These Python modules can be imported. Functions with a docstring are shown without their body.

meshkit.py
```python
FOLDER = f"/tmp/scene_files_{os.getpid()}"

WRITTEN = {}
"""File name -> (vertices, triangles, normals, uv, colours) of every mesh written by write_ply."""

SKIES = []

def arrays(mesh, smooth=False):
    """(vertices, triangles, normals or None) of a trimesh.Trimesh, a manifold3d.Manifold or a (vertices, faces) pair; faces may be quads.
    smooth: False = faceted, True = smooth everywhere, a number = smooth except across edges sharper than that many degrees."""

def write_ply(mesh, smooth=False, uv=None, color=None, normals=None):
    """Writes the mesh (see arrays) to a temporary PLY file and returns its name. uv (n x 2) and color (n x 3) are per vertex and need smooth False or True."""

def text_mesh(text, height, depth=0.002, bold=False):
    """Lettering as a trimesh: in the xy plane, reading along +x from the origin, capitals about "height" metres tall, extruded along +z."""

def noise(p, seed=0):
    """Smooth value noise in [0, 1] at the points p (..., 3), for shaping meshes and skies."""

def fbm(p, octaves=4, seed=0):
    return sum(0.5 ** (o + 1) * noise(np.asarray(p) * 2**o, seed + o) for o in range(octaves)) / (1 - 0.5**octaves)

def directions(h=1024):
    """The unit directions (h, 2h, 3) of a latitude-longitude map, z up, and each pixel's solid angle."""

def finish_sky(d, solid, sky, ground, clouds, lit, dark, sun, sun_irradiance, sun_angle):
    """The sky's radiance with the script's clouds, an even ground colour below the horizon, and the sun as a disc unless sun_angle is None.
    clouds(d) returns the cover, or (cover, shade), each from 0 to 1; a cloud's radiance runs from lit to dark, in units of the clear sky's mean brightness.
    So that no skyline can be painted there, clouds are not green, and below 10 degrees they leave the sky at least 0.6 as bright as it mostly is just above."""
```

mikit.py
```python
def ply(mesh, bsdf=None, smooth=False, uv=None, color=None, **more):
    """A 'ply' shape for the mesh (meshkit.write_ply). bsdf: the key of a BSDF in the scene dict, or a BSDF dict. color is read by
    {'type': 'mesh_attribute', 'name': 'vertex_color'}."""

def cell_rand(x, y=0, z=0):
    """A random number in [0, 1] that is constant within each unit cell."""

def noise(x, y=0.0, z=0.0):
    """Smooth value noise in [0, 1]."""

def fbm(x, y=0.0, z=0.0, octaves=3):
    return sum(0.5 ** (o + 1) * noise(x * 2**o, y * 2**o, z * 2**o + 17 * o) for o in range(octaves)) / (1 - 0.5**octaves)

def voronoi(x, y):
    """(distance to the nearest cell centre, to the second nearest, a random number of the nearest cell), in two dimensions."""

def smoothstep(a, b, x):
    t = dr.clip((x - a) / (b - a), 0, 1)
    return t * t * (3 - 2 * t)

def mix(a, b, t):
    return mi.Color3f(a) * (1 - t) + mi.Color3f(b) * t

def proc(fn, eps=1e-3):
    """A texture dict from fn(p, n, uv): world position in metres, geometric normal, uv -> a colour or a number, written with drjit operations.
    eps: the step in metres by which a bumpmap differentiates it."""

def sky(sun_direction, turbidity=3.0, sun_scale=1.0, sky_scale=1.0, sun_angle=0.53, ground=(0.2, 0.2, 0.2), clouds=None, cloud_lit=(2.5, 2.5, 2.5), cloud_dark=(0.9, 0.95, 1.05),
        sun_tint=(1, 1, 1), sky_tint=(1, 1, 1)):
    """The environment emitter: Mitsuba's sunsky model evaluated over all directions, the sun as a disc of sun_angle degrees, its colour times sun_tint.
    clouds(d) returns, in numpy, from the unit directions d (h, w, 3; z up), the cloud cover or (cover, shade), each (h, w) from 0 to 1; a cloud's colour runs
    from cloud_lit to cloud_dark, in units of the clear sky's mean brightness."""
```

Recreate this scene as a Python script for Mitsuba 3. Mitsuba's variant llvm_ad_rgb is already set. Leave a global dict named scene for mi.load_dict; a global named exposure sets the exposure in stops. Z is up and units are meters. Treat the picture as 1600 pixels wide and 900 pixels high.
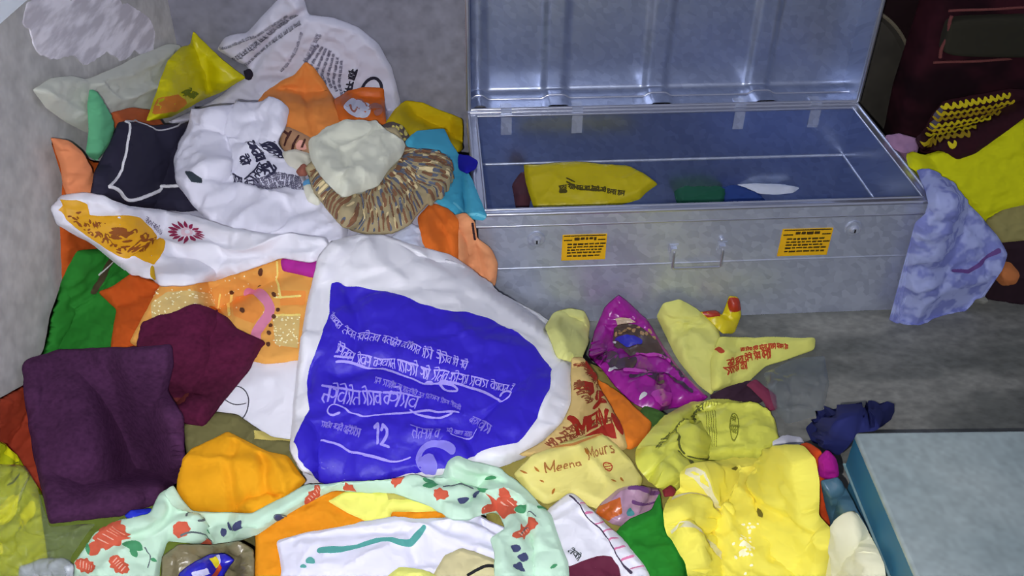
import math, numpy as np, trimesh, shapely, mitsuba as mi, mikit, meshkit
from mikit import noise, fbm, voronoi, smoothstep, mix, cell_rand
from shapely.geometry import Polygon, LineString, Point, box
from shapely.ops import unary_union
from shapely import affinity
from scipy.spatial import Delaunay
from scipy.ndimage import gaussian_filter, map_coordinates
from scipy.interpolate import RBFInterpolator
import drjit as dr
T4 = mi.ScalarTransform4f
scene, labels = {}, {}

# ------------------------------------------------------------------ camera
FOCAL = 1500.0                       # in pixels of a 1600 x 900 frame
CAM = np.array([-0.0696, -1.6317, 1.3388])
def basis(pitch, yaw, roll):
    p, y, a = np.radians([pitch, yaw, roll])
    fw = np.array([np.sin(y)*np.cos(p), np.cos(y)*np.cos(p), -np.sin(p)])
    r = np.array([np.cos(y), -np.sin(y), 0.0]); u = np.cross(r, fw)
    return np.cos(a)*r + np.sin(a)*u, -np.sin(a)*r + np.cos(a)*u, fw
RIGHT, UP, FWD = basis(37.1202, 4.9125, 0.9283)
scene['camera'] = {'type': 'perspective', 'fov': 2*math.degrees(math.atan(800/FOCAL)), 'fov_axis': 'x', 'near_clip': 0.02, 'far_clip': 50,
                   'to_world': T4().look_at(origin=CAM.tolist(), target=(CAM+FWD).tolist(), up=UP.tolist())}
# ------------------------------------------------------------------ light
exposure = 0.0
FLASH = CAM + RIGHT*(-0.05) + UP*(-0.03)
scene['phone_flash'] = {'type': 'spot', 'to_world': T4().look_at(origin=FLASH.tolist(), target=(FLASH+FWD).tolist(), up=UP.tolist()),
                        'intensity': {'type': 'rgb', 'value': [6.9, 6.8, 7.2]}, 'cutoff_angle': 62, 'beam_width': 22}
scene['dusk'] = {'type': 'constant', 'radiance': {'type': 'rgb', 'value': [0.185, 0.20, 0.275]}}
def ceiling_tube(p, length, radiance):
    m = trimesh.creation.cylinder(radius=0.018, height=length, sections=20)
    m.apply_transform(trimesh.transformations.rotation_matrix(math.pi/2, [0, 1, 0])); m.apply_translation(p)
    scene['tube_lamp'] = mikit.ply(m, 'mat_lamp', smooth=40, emitter={'type': 'area', 'radiance': {'type': 'rgb', 'value': radiance}})
    labels['tube_lamp'] = {'label': 'white fluorescent tube high up behind the camera', 'category': 'lamp'}
scene['mat_lamp'] = {'type': 'diffuse', 'reflectance': {'type': 'rgb', 'value': [.8, .8, .8]}}
ceiling_tube([0.20, -3.8, 2.45], 0.9, [42, 44, 52])

# ------------------------------------------------------------------ helpers
def lin(c):
    c = np.asarray(c, float)/255
    return np.where(c < .04045, c/12.92, ((c+.055)/1.055)**2.4).tolist()
def rgb(c): return {'type': 'rgb', 'value': lin(c)}
def texref(k): return {'type': 'ref', 'id': k}
scene['tex_weave'] = mikit.proc(lambda p, n, uv: fbm(p.x*210, p.y*210, p.z*210, 2)*0.6 + fbm(p.x*55, p.y*55, p.z*55, 2), eps=8e-4)
MATS = {}
def fabric(c, rough=.85, sheen=.25, bump=.0011, spec=.25, tex=None):
    key = ('f', tuple(np.ravel(c)), rough, sheen, bump, spec, tex)
    if key not in MATS:
        k = 'mat_%03d' % len(MATS)
        b = {'type': 'principled', 'base_color': texref(tex) if tex else rgb(c), 'roughness': rough, 'specular': spec, 'sheen': sheen}
        if bump: b = {'type': 'bumpmap', 'arbitrary': texref('tex_weave'), 'scale': bump, 'bsdf': b}
        scene[k] = {'type': 'twosided', 'bsdf': b}
        MATS[key] = k
    return MATS[key]
def plastic(c, rough=.38, spec=.55, bump=.0005): return fabric(c, rough, 0.0, bump, spec)
def ink(c): return fabric(c, .7, 0.0, 0, .3)

def add(key, mesh, mat, smooth=True, label=None, category=None, group=None, kind=None):
    k, i = key, 0
    while k in scene or any(s.startswith(k+'__') for s in scene):
        i += 1; k = '%s_%03d' % (key, i)
    scene[k] = mikit.ply(mesh, mat, smooth=smooth)
    note(k, label, category, group, kind)
    return k
def note(k, label=None, category=None, group=None, kind=None):
    d = {a: b for a, b in dict(label=label, category=category, group=group, kind=kind).items() if b}
    if d: labels[k] = d
def thing(key, label, category, group=None):
    k, i = key, 0
    while k in labels or k in scene:
        i += 1; k = '%s_%03d' % (key, i)
    note(k, label, category, group); return k
def slab(x0, x1, y0, y1, z0, z1, r=0.0):
    m = trimesh.creation.box([x1-x0, y1-y0, z1-z0]); m.apply_translation([(x0+x1)/2, (y0+y1)/2, (z0+z1)/2])
    return m
def tube(pts, r, n=8, closed=False):
    pts = np.asarray(pts, float); N = len(pts)
    if closed: tan = np.roll(pts, -1, 0) - np.roll(pts, 1, 0)
    else: tan = np.gradient(pts, axis=0)
    tan /= np.linalg.norm(tan, axis=1, keepdims=True)
    ref = np.array([0, 0, 1.0]) if abs(tan[:, 2]).max() < .95 else np.array([.3, 1, .2])
    a = np.cross(tan, ref); a /= np.linalg.norm(a, axis=1, keepdims=True); b = np.cross(tan, a)
    th = np.arange(n)/n*2*np.pi
    v = (pts[:, None] + r*(np.cos(th)[None, :, None]*a[:, None] + np.sin(th)[None, :, None]*b[:, None])).reshape(-1, 3)
    f = []
    for i in range(N if closed else N-1):
        j = (i+1) % N
        for k in range(n):
            l = (k+1) % n
            f += [[i*n+k, j*n+k, j*n+l], [i*n+k, j*n+l, i*n+l]]
    if not closed:
        v = np.vstack([v, pts[0], pts[-1]])
        for k in range(n):
            l = (k+1) % n
            f += [[N*n, k, l], [N*n+1, (N-1)*n+l, (N-1)*n+k]]
    m = trimesh.Trimesh(v, f, process=False); trimesh.repair.fix_normals(m); return m
cat = trimesh.util.concatenate

def rays(px):
    px = np.asarray(px, float).reshape(-1, 2)
    return FWD + (px[:, :1]-800)/FOCAL*RIGHT - (px[:, 1:]-450)/FOCAL*UP
def at(x, y, z=None, Y=None, X=None):
    d = rays([[x, y]])[0]
    t = (z-CAM[2])/d[2] if z is not None else (Y-CAM[1])/d[1] if Y is not None else (X-CAM[0])/d[0]
    return CAM + t*d

# ------------------------------------------------------------------ the room
BACK = 0.60
def wall_x(y): return -0.69 - 0.0875*(BACK-y)
scene['tex_floor'] = mikit.proc(lambda p, n, uv: mix((.115, .12, .105), (.225, .225, .195), smoothstep(.25, .8, fbm(p.x*5+fbm(p.x*9, p.y*9, 3)*1.6, p.y*16, 1.0, 4))) * (0.72+.56*fbm(p.x*60, p.y*90, 0, 3)))
scene['mat_floor'] = {'type': 'twosided', 'bsdf': {'type': 'principled', 'base_color': texref('tex_floor'), 'roughness': .55, 'specular': .4}}
add('floor', slab(-1.6, 2.2, -4.4, BACK+.02, -.06, 0), 'mat_floor', False, kind='structure')
scene['tex_backwall'] = mikit.proc(lambda p, n, uv: mix((.17, .175, .215), (.31, .31, .36), fbm(p.x*4, p.z*5, 2.0, 4)) * (0.75+.5*fbm(p.x*45, p.z*45, 1.0, 3)))
scene['mat_backwall'] = {'type': 'twosided', 'bsdf': {'type': 'principled', 'base_color': texref('tex_backwall'), 'roughness': .85, 'specular': .2}}
add('wall_back', slab(-.9, 2.2, BACK, BACK+.1, -.06, 2.6), 'mat_backwall', False, kind='structure')
def left_wall_col(p, n, uv):
    base = mix((.36, .36, .345), (.58, .575, .55), fbm(p.y*5, p.z*5, 4.0, 4)) * (0.8+.4*fbm(p.y*50, p.z*50, 0, 3))
    return base
a, b = np.array([wall_x(-4.4), -4.4]), np.array([wall_x(BACK), BACK])
def on_left_wall(x, y):
    d = rays([[x, y]])[0]; t = (wall_x(0)-CAM[0]+.0875*CAM[1])/(d[0]-.0875*d[1]); return CAM+t*d
scene['tex_leftwall'] = mikit.proc(left_wall_col)
scene['mat_leftwall'] = {'type': 'twosided', 'bsdf': {'type': 'principled', 'base_color': texref('tex_leftwall'), 'roughness': .9, 'specular': .2}}
zt = on_left_wall(17, 19)[2]
def wall_slab(z0, z1, off):
    p = [(a[0]+off, a[1]), (b[0]+off, b[1]), (b[0]-.15, b[1]), (a[0]-.15, a[1])]
    m = trimesh.creation.extrude_polygon(Polygon(p), z1-z0); m.apply_translation([0, 0, z0]); return m
add('wall_left', wall_slab(-.06, zt, 0), 'mat_leftwall', False, kind='structure')
scene['mat_paint'] = {'type': 'twosided', 'bsdf': {'type': 'principled', 'base_color': rgb((236, 245, 250)), 'roughness': .6}}
add('trim_1', wall_slab(zt, 2.6, .004), 'mat_paint', False, kind='structure', label='pale blue painted wall above the bare grey cement')

scene['tex_plaster'] = mikit.proc(lambda p, n, uv: mix((.54, .52, .56), (.84, .82, .87), smoothstep(.3, .7, fbm(p.y*14, p.z*60, 1.0, 4))))
scene['mat_plaster'] = {'type': 'twosided', 'bsdf': {'type': 'principled', 'base_color': texref('tex_plaster'), 'roughness': .9, 'specular': .2}}
def wall_patch(px, thick, seed):
    P = np.array([on_left_wall(*p) for p in px]); q = P[:, 1:]
    L = np.r_[0, np.cumsum(np.linalg.norm(np.diff(np.vstack([q, q[:1]]), axis=0), axis=1))]; s = np.linspace(0, L[-1], 220, endpoint=False)
    r = np.stack([np.interp(s, L, np.r_[q[:, k], q[0, k]]) for k in (0, 1)], 1)
    r += (np.stack([meshkit.fbm(np.stack([r[:, 0]*15, r[:, 1]*33, 0*s+5*k], 1), 5, seed) for k in (0, 1)], 1)-.5)*.045
    m = trimesh.creation.extrude_polygon(Polygon(r).buffer(0), thick)          # in (y, z), out along the wall's normal
    v = np.array(m.vertices); y, z, h = v[:, 0].copy(), v[:, 1].copy(), v[:, 2].copy()
    return trimesh.Trimesh(np.stack([wall_x(y)+h, y, z], 1), m.faces, process=False)
add('wall_left__plaster_patch', wall_patch([(35, 28), (44, 58), (62, 80), (100, 92), (140, 94), (190, 90), (236, 84), (241, 60), (228, 30), (215, 12), (190, -6), (60, -6), (40, 10)], .0025, 3), 'mat_plaster', False, label='patch of old white plaster left on the grey cement')

# ------------------------------------------------------------------ galvanised trunk
TW, TD, TH = .95, .4457, .2864
def galv(p, n, uv):
    d1, d2, c = voronoi((p.x+p.z*.31)*70, (p.y*.7+p.z)*70)
    return mix((.40, .44, .54), (.60, .65, .76), c*.6+.4*fbm(p.x*14, p.y*14, p.z*14, 3))
scene['tex_galv'] = mikit.proc(galv)
scene['tex_galv_rough'] = mikit.proc(lambda p, n, uv: .27+.2*fbm(p.x*30, p.y*30, p.z*30, 3))
scene['mat_galv'] = {'type': 'twosided', 'bsdf': {'type': 'principled', 'base_color': texref('tex_galv'), 'roughness': texref('tex_galv_rough'), 'metallic': .55, 'specular': .5}}
scene['tex_inner'] = mikit.proc(lambda p, n, uv: mix((.34, .39, .53), (.52, .58, .72), .5*voronoi((p.x+p.z*.31)*70, (p.y*.7+p.z)*70)[2]+.5*fbm(p.x*11, p.y*11, p.z*11, 3)))
scene['mat_inner'] = {'type': 'twosided', 'bsdf': {'type': 'principled', 'base_color': texref('tex_inner'), 'roughness': .27, 'metallic': .92, 'specular': .6}}
scene['mat_bright'] = {'type': 'twosided', 'bsdf': {'type': 'principled', 'base_color': rgb((205, 208, 218)), 'roughness': .24, 'metallic': .85, 'specular': .6}}
trunk = thing('metal_trunk', 'open galvanised metal trunk with raised lid against the back wall', 'trunk')
e = .004
body = [slab(0, TW, 0, e, 0, TH), slab(0, TW, TD-e, TD, 0, TH), slab(0, e, 0, TD, 0, TH), slab(TW-e, TW, 0, TD, 0, TH), slab(0, TW, 0, TD, .002, .006)]
add(trunk+'__body', cat(body), 'mat_galv', False)
zb = .150
w = .0012
add(trunk+'__lining', cat([slab(e, TW-e, e, e+w, .006, TH-.004), slab(e, TW-e, TD-e-w, TD-e, .006, TH-.004), slab(e, e+w, e, TD-e, .006, TH-.004), slab(TW-e-w, TW-e, e, TD-e, .006, TH-.004), slab(e, TW-e, e, TD-e, .006, .0072)]), 'mat_inner', False, label='shiny bluish inside of the trunk')
def loop(z, off):
    return [(-off, -off, z), (TW+off, -off, z), (TW+off, TD+off, z), (-off, TD+off, z), (-off, -off, z)]
def frame_tube(z, off, r):
    P = loop(z, off); return cat([tube(np.linspace(P[i], P[i+1], 12), r, 10) for i in range(4)])
add(trunk+'__bead', cat([frame_tube(zb, -.002, .0035), frame_tube(zb, -.004, .0042)]), 'mat_galv', 40)
# folded lip round the opening: a rolled edge on top and a band below it
band = [slab(-.005, TW+.005, -.006, 0, TH-.026, TH), slab(-.005, TW+.005, TD, TD+.005, TH-.026, TH), slab(-.006, 0, -.006, TD+.005, TH-.026, TH), slab(TW, TW+.006, -.006, TD+.005, TH-.026, TH)]
add(trunk+'__lip', cat(band), 'mat_galv', False)
flat = [slab(-.004, TW+.004, -.004, .016, TH-.002, TH+.002), slab(-.004, TW+.004, TD-.016, TD+.004, TH-.002, TH+.002), slab(-.004, .016, 0, TD, TH-.002, TH+.002), slab(TW-.016, TW+.004, 0, TD, TH-.002, TH+.002)]
add(trunk+'__rim', cat(flat+[frame_tube(TH+.001, .002, .0048), frame_tube(TH-.026, .004, .003), frame_tube(TH+.001, -.016, .0032)]), 'mat_bright', 40)
def on_front(x, y, Y=0.0): return at(x, y, Y=Y)
for (x, y) in ((838, 373), (1333, 356)):
    c = on_front(x, y)
    m = trimesh.creation.revolve([[0, .012], [.006, .0118], [.0085, .009], [.010, .005], [.017, .004], [.0185, .0015], [.0185, 0], [0, 0]], sections=28)
    m.apply_transform(trimesh.transformations.rotation_matrix(math.pi/2, [1, 0, 0])); m.apply_translation([c[0], 0, c[2]])
    k = add(trunk+'__lock', m, 'mat_galv', 35, label='round lock boss')
    kh = slab(-.0016, .0016, -.0126, -.0118, -.005, .003); kh.apply_translation([c[0], 0, c[2]])
    add(k+'__keyhole', kh, ink((25, 25, 28)), False)
hl, hr = on_front(1052, 388), on_front(1128, 384)
hd = trunk+'__handle'
zlow = on_front(1090, 412)[2]
add(hd, tube([(hl[0], -.006, hl[2]), (hl[0], -.012, hl[2]-.006), (hl[0], -.014, zlow+.003), (hl[0]+.004, -.014, zlow), (hr[0]-.004, -.014, zlow), (hr[0], -.014, zlow+.003), (hr[0], -.012, hr[2]-.006), (hr[0], -.006, hr[2])], .0027, 8), 'mat_bright', 40, label='wire drop handle')
for h in (hl, hr):
    m = cat([slab(h[0]-.010, h[0]+.010, -.002, .001, h[2]-.011, h[2]+.011), slab(h[0]-.006, h[0]+.006, -.010, 0, h[2]-.005, h[2]+.005)])
    add(hd+'__bracket', m, 'mat_galv', False)
s = on_front(1126, 378); m = trimesh.creation.icosphere(2, .005); m.apply_translation([s[0], -.003, s[2]+.009]); add(hd+'__rivet', m, 'mat_galv', True)
# two yellow maker's labels: dark rules and lines of print too small to read
for n_, (x0, y0, x1, y1) in enumerate(((879, 367, 945, 404), (1223, 358, 1291, 397))):
    p, q = on_front(x0, y0), on_front(x1, y1)
    lb = add(trunk+'__label_plate', slab(p[0], q[0], -.0022, -.0002, q[2], p[2]), fabric((228, 176, 26), .5, 0, 0, .3), False, label='yellow printed label, '+('left' if n_ == 0 else 'right')+' of the two on the trunk front')
    w, h = q[0]-p[0], p[2]-q[2]; r_ = np.random.default_rng(5+n_); bits = []
    bits += [slab(p[0]+.03*w, p[0]+.97*w, -.0028, -.0022, p[2]-.05*h, p[2]-.015*h), slab(p[0]+.03*w, p[0]+.22*w, -.0028, -.0022, p[2]-.22*h, p[2]-.18*h), slab(p[0]+.8*w, p[0]+.97*w, -.0028, -.0022, p[2]-.22*h, p[2]-.18*h)]
    for j, (zf, hh) in enumerate(((.10, .10), (.33, .06), (.45, .05), (.56, .05), (.67, .05), (.80, .05))):
        x = p[0]+(.27 if j == 0 else .12)*w
        while x < p[0]+(.74 if j == 0 else .88)*w:
            l = r_.uniform(.05, .13)*w
            bits.append(slab(x, x+l, -.0028, -.0022, p[2]-(zf+hh*r_.uniform(.8, 1.2))*h, p[2]-zf*h)); x += l+.025*w
    add(lb+'__print', cat(bits), ink((66, 46, 8)), False)
# the raised lid: a shallow tray standing on its hinge side, its mouth towards the room
LDEP, LH = .100, .440
nx, nz = 260, 60
xs = np.linspace(0, TW, nx)
ribs = [at(x, 80, Y=TD+LDEP)[0] for x in (868, 1028, 1190)]
ribw = .030
prof = sum(np.clip((ribw-np.abs(xs-c))/.007, 0, 1) for c in ribs)*.009 + np.clip((.020-np.abs(xs-.026))/.010, 0, 1)*.012
prof = gaussian_filter(prof, 1.3)
panel_profile = [(TD+LDEP, TH+LH)]
def sheet(rows, thick_dir):
    V = np.array(rows); n0, n1 = V.shape[:2]; F = []
    back = V + thick_dir
    for i in range(n0-1):
        for j in range(n1-1):
            a_ = i*n1+j; F += [[a_, a_+1, a_+n1+1], [a_, a_+n1+1, a_+n1]]
    F = np.array(F); N = n0*n1
    edge = [i for i in range(n1)] + [i*n1+n1-1 for i in range(1, n0)] + [(n0-1)*n1+j for j in range(n1-2, -1, -1)] + [i*n1 for i in range(n0-2, 0, -1)]
    S = []
    for p, q in zip(edge, edge[1:]+edge[:1]): S += [[p, p+N, q+N], [p, q+N, q]]
    m = trimesh.Trimesh(np.vstack([V.reshape(-1, 3), back.reshape(-1, 3)]), np.vstack([F, F[:, ::-1]+N, S]), process=False)
    trimesh.repair.fix_normals(m); return m
# section of panel and hinge-side wall, with a rounded corner between
sec, r0 = [], .014
for y in np.linspace(TD+.004, TD+LDEP-r0, 8): sec.append((y, TH+.008))
for t in np.linspace(0, math.pi/2, 7)[1:-1]: sec.append((TD+LDEP-r0+r0*math.sin(t), TH+.008+r0*(1-math.cos(t))))
for z in np.linspace(TH+.008+r0, TH+LH, 26): sec.append((TD+LDEP, z))
sec = np.array(sec); tn = np.gradient(sec, axis=0); tn /= np.linalg.norm(tn, axis=1, keepdims=True)
nrm = np.stack([-tn[:, 1], tn[:, 0]], 1)
rows = [[(x, s_[0]+n_[0]*pr, s_[1]+n_[1]*pr) for x, pr in zip(xs, prof)] for s_, n_ in zip(sec, nrm)]
lid = trunk+'__lid'
scene['mat_lid'] = {'type': 'twosided', 'bsdf': {'type': 'principled', 'base_color': texref('tex_inner'), 'roughness': .36, 'metallic': .8, 'specular': .6}}
add(lid, sheet(rows, np.array([0, .003, -.003])), 'mat_lid', 35)
side = [slab(-.003, .001, TD, TD+LDEP+.003, TH+.006, TH+LH), slab(TW-.001, TW+.003, TD, TD+LDEP+.003, TH+.006, TH+LH), slab(0, TW, TD, TD+LDEP+.003, TH+LH-.003, TH+LH)]
add(lid+'__side_wall', cat(side), 'mat_lid', False)
edge = [tube(np.linspace((x, TD+.001, TH+.010), (x, TD+.001, TH+LH), 14), .006, 10) for x in (-.001, TW+.001)]
edge += [tube(np.linspace((0, TD+.003, TH+.009), (TW, TD+.003, TH+.009), 14), .0045, 10), tube(np.linspace((0, TD+.001, TH+LH), (TW, TD+.001, TH+LH), 14), .006, 10)]
bz = [tube(np.stack([xs, TD+.055+0*xs, TH+.0095+prof], 1), .0022, 8)]
add(lid+'__rolled_edge', cat(edge+bz), 'mat_bright', 40)
for x in (791, 902, 1155, 1272):
    c = at(x, 178, Y=TD)[0]
    add(trunk+'__hinge', cat([slab(c-.013, c+.013, TD-.0065, TD-.004, TH-.055, TH+.002), slab(c-.013, c+.013, TD-.004, TD+.030, TH+.003, TH+.0115)]), 'mat_galv', False)

# ------------------------------------------------------------------ the second trunk, closed, at the lower right
B2H = .25
o2 = at(1335, 675, B2H); u2 = at(1600, 672, B2H)-o2; u2 /= np.linalg.norm(u2); v2 = np.array([u2[1], -u2[0], 0])   # u2 to the right, v2 towards the viewer
def place2(m):
    M = np.eye(4); M[:3, 0] = u2; M[:3, 1] = -v2; M[:3, 3] = [o2[0], o2[1], 0]; m.apply_transform(M); return m
def rounded(x0, x1, y0, y1, z0, z1, r):
    import manifold3d as mf
    s = [mf.Manifold.sphere(r, 16).translate([x, y, z]) for x in (x0+r, x1-r) for y in (y0+r, y1-r) for z in (z0+r, z1-r)]
    m = mf.Manifold.batch_hull(s).to_mesh(); return trimesh.Trimesh(m.vert_properties[:, :3], m.tri_verts)
scene['tex_blue_tin'] = mikit.proc(lambda p, n, uv: mix((.27, .35, .35), (.46, .53, .50), fbm(p.x*6+p.y*3, p.y*7, 1.0, 4)) * (.8+.4*fbm(p.x*70, p.y*70, p.z*70, 2)))
scene['mat_blue_tin'] = {'type': 'twosided', 'bsdf': {'type': 'principled', 'base_color': texref('tex_blue_tin'), 'roughness': .5, 'metallic': .25, 'specular': .5}}
scene['mat_blue_side'] = {'type': 'twosided', 'bsdf': {'type': 'principled', 'base_color': rgb((54, 114, 142)), 'roughness': .5, 'metallic': .2, 'specular': .5}}
t2 = thing('closed_trunk', 'closed blue grey metal trunk in the lower right corner of the picture', 'trunk')
L2, D2 = .75, .42
add(t2+'__lid', place2(rounded(0, L2, -D2, 0, B2H-.012, B2H, .005)), 'mat_blue_tin', 30, label='scuffed blue grey lid top')
hs = .074
fr = [slab(.002, L2-.002, -D2+.002, -.002, B2H-hs, B2H-.006)]
add(t2+'__lid_side', place2(cat(fr)), 'mat_blue_side', False, label='darker blue lid side')
add(t2+'__lid_edge', place2(cat([tube([(0, 0, B2H-hs), (0, -D2/2, B2H-hs), (0, -D2, B2H-hs)], .0022), tube([(0, -.001, B2H-hs), (L2/2, -.001, B2H-hs), (L2, -.001, B2H-hs)], .0022)])), fabric((112, 142, 144), .6, 0, 0, .3), 40, label='pale rolled lid edge')
add(t2+'__body', place2(slab(.012, L2-.012, -D2+.012, -.012, 0, B2H-hs)), 'mat_blue_side', False)

# ------------------------------------------------------------------ the drapery engine
from scipy.ndimage import maximum_filter
# The pile is kept as a height field in plan (H: what lies there so far). Each cloth or bag is laid over it, gets folds and its own
# thickness, becomes a closed mesh, and is then added to H, so that the next one rests on it.
CELL = .005; X0, Y0 = -1.05, -1.15
NXG, NYG = int(2.75/CELL), int((BACK-Y0)/CELL)+1
H = np.zeros((NXG, NYG))
gx, gy = np.meshgrid(X0+CELL*np.arange(NXG), Y0+CELL*np.arange(NYG), indexing='ij')
def sample(F, x, y):
    return map_coordinates(F, [(np.asarray(x)-X0)/CELL, (np.asarray(y)-Y0)/CELL], order=1, mode='nearest')
S_PTS = np.array([
    (-.72, .45, .36), (-.58, .5, .42), (-.42, .52, .50), (-.28, .5, .44), (-.14, .48, .29), (-.03, .45, .24), (-.03, .25, .28),
    (-.75, .1, .29), (-.45, .2, .38), (-.2, .2, .35), (-.03, .02, .27), (-.78, -.2, .25), (-.5, -.15, .30), (-.2, -.15, .30), (-.02, -.10, .24),
    (.08, -.08, .17), (.17, -.07, .09), (.25, -.07, .03), (-.82, -.55, .20), (-.5, -.5, .21), (-.2, -.45, .22), (.05, -.3, .20), (.2, -.25, .12), (.3, -.2, .05),
    (-.85, -.85, .14), (-.5, -.8, .13), (-.1, -.8, .14), (.2, -.6, .14), (.35, -.4, .08), (.45, -.62, .08), (.5, -.3, .02), (.4, -.9, .10), (-.85, -1.1, .1), (0, -1.1, .10), (.45, -1.1, .08),
    (.6, 0, 0), (.7, -.5, 0), (.9, -.2, 0), (.55, -.15, 0),
    (.98, .2, .29), (1.1, .25, .36), (1.2, .26, .41), (1.36, .27, .39), (1.6, .3, .36), (1.02, .10, .21), (1.15, .10, .19), (1.3, .1, .2), (1.5, .1, .2), (1.0, .36, .30), (1.2, .4, .42), (1.0, -.04, .04), (1.1, .02, .08), (1.25, .0, .05), (1.2, -.08, 0), (1.5, -.1, .0), (1.1, -.3, 0)])
S = RBFInterpolator(S_PTS[:, :2], S_PTS[:, 2], kernel='thin_plate_spline', smoothing=2e-4)(np.stack([gx.ravel(), gy.ravel()], 1)).reshape(gx.shape)
_e = np.clip((gy+1.0)/.20, 0, 1); S = np.maximum(S, 0)*_e*_e*(3-2*_e)          # the heap runs out towards the viewer's feet
# what stands there already counts as ground for the cloth: the open trunk's rim and the closed trunk
TRUNK = (gx > -.014) & (gx < TW+.017) & (gy > -.018) & (gy < TD+.14)
H[TRUNK] = TH+.007
_c = np.stack([gx-o2[0], gy-o2[1]], -1); _u, _v = _c@u2[:2], _c@v2[:2]
H[(_u > -.006) & (_u < L2) & (_v > -.006) & (_v < D2)] = B2H+.002
H[(gx > 1.03) & (gy > .335)] = .66
SOLID = H.copy()

def inside_pts(poly, s, seed):
    x0, y0, x1, y1 = poly.bounds
    xx, yy = np.meshgrid(np.arange(x0, x1+s, s), np.arange(y0, y1+s, s*.866))
    xx[1::2] += s/2
    p = np.stack([xx.ravel(), yy.ravel()], 1) + np.random.default_rng(seed).uniform(-.12, .12, (xx.size, 2))*s
    p = p[shapely.contains_xy(poly, p[:, 0], p[:, 1])]
    return p[shapely.distance(shapely.points(p), poly.boundary) > s*.45] if len(p) else p
def smooth_ring(px, step, sig, wob, seed):
    px = np.asarray(px, float); q = np.vstack([px, px[:1]])
    L = np.r_[0, np.cumsum(np.linalg.norm(np.diff(q, axis=0), axis=1))]
    n = max(int(L[-1]/1.5), 24); s = np.arange(n)/n*L[-1]
    r = np.stack([np.interp(s, L, q[:, k]) for k in (0, 1)], 1)
    r = gaussian_filter(r, [sig/1.5, 0], mode='wrap')
    if wob:
        th = np.arange(n)/n*2*np.pi; R = max(L[-1]/2/np.pi/28, 1.0)
        w = np.stack([meshkit.fbm(np.stack([np.cos(th)*R, np.sin(th)*R, 0*th+9*k], 1), 3, seed+k)-.5 for k in (0, 1)], 1)
        r = r+w*2*wob
    m = max(int(L[-1]/step), 12)
    return r[np.linspace(0, n, m, endpoint=False).astype(int)]
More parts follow.
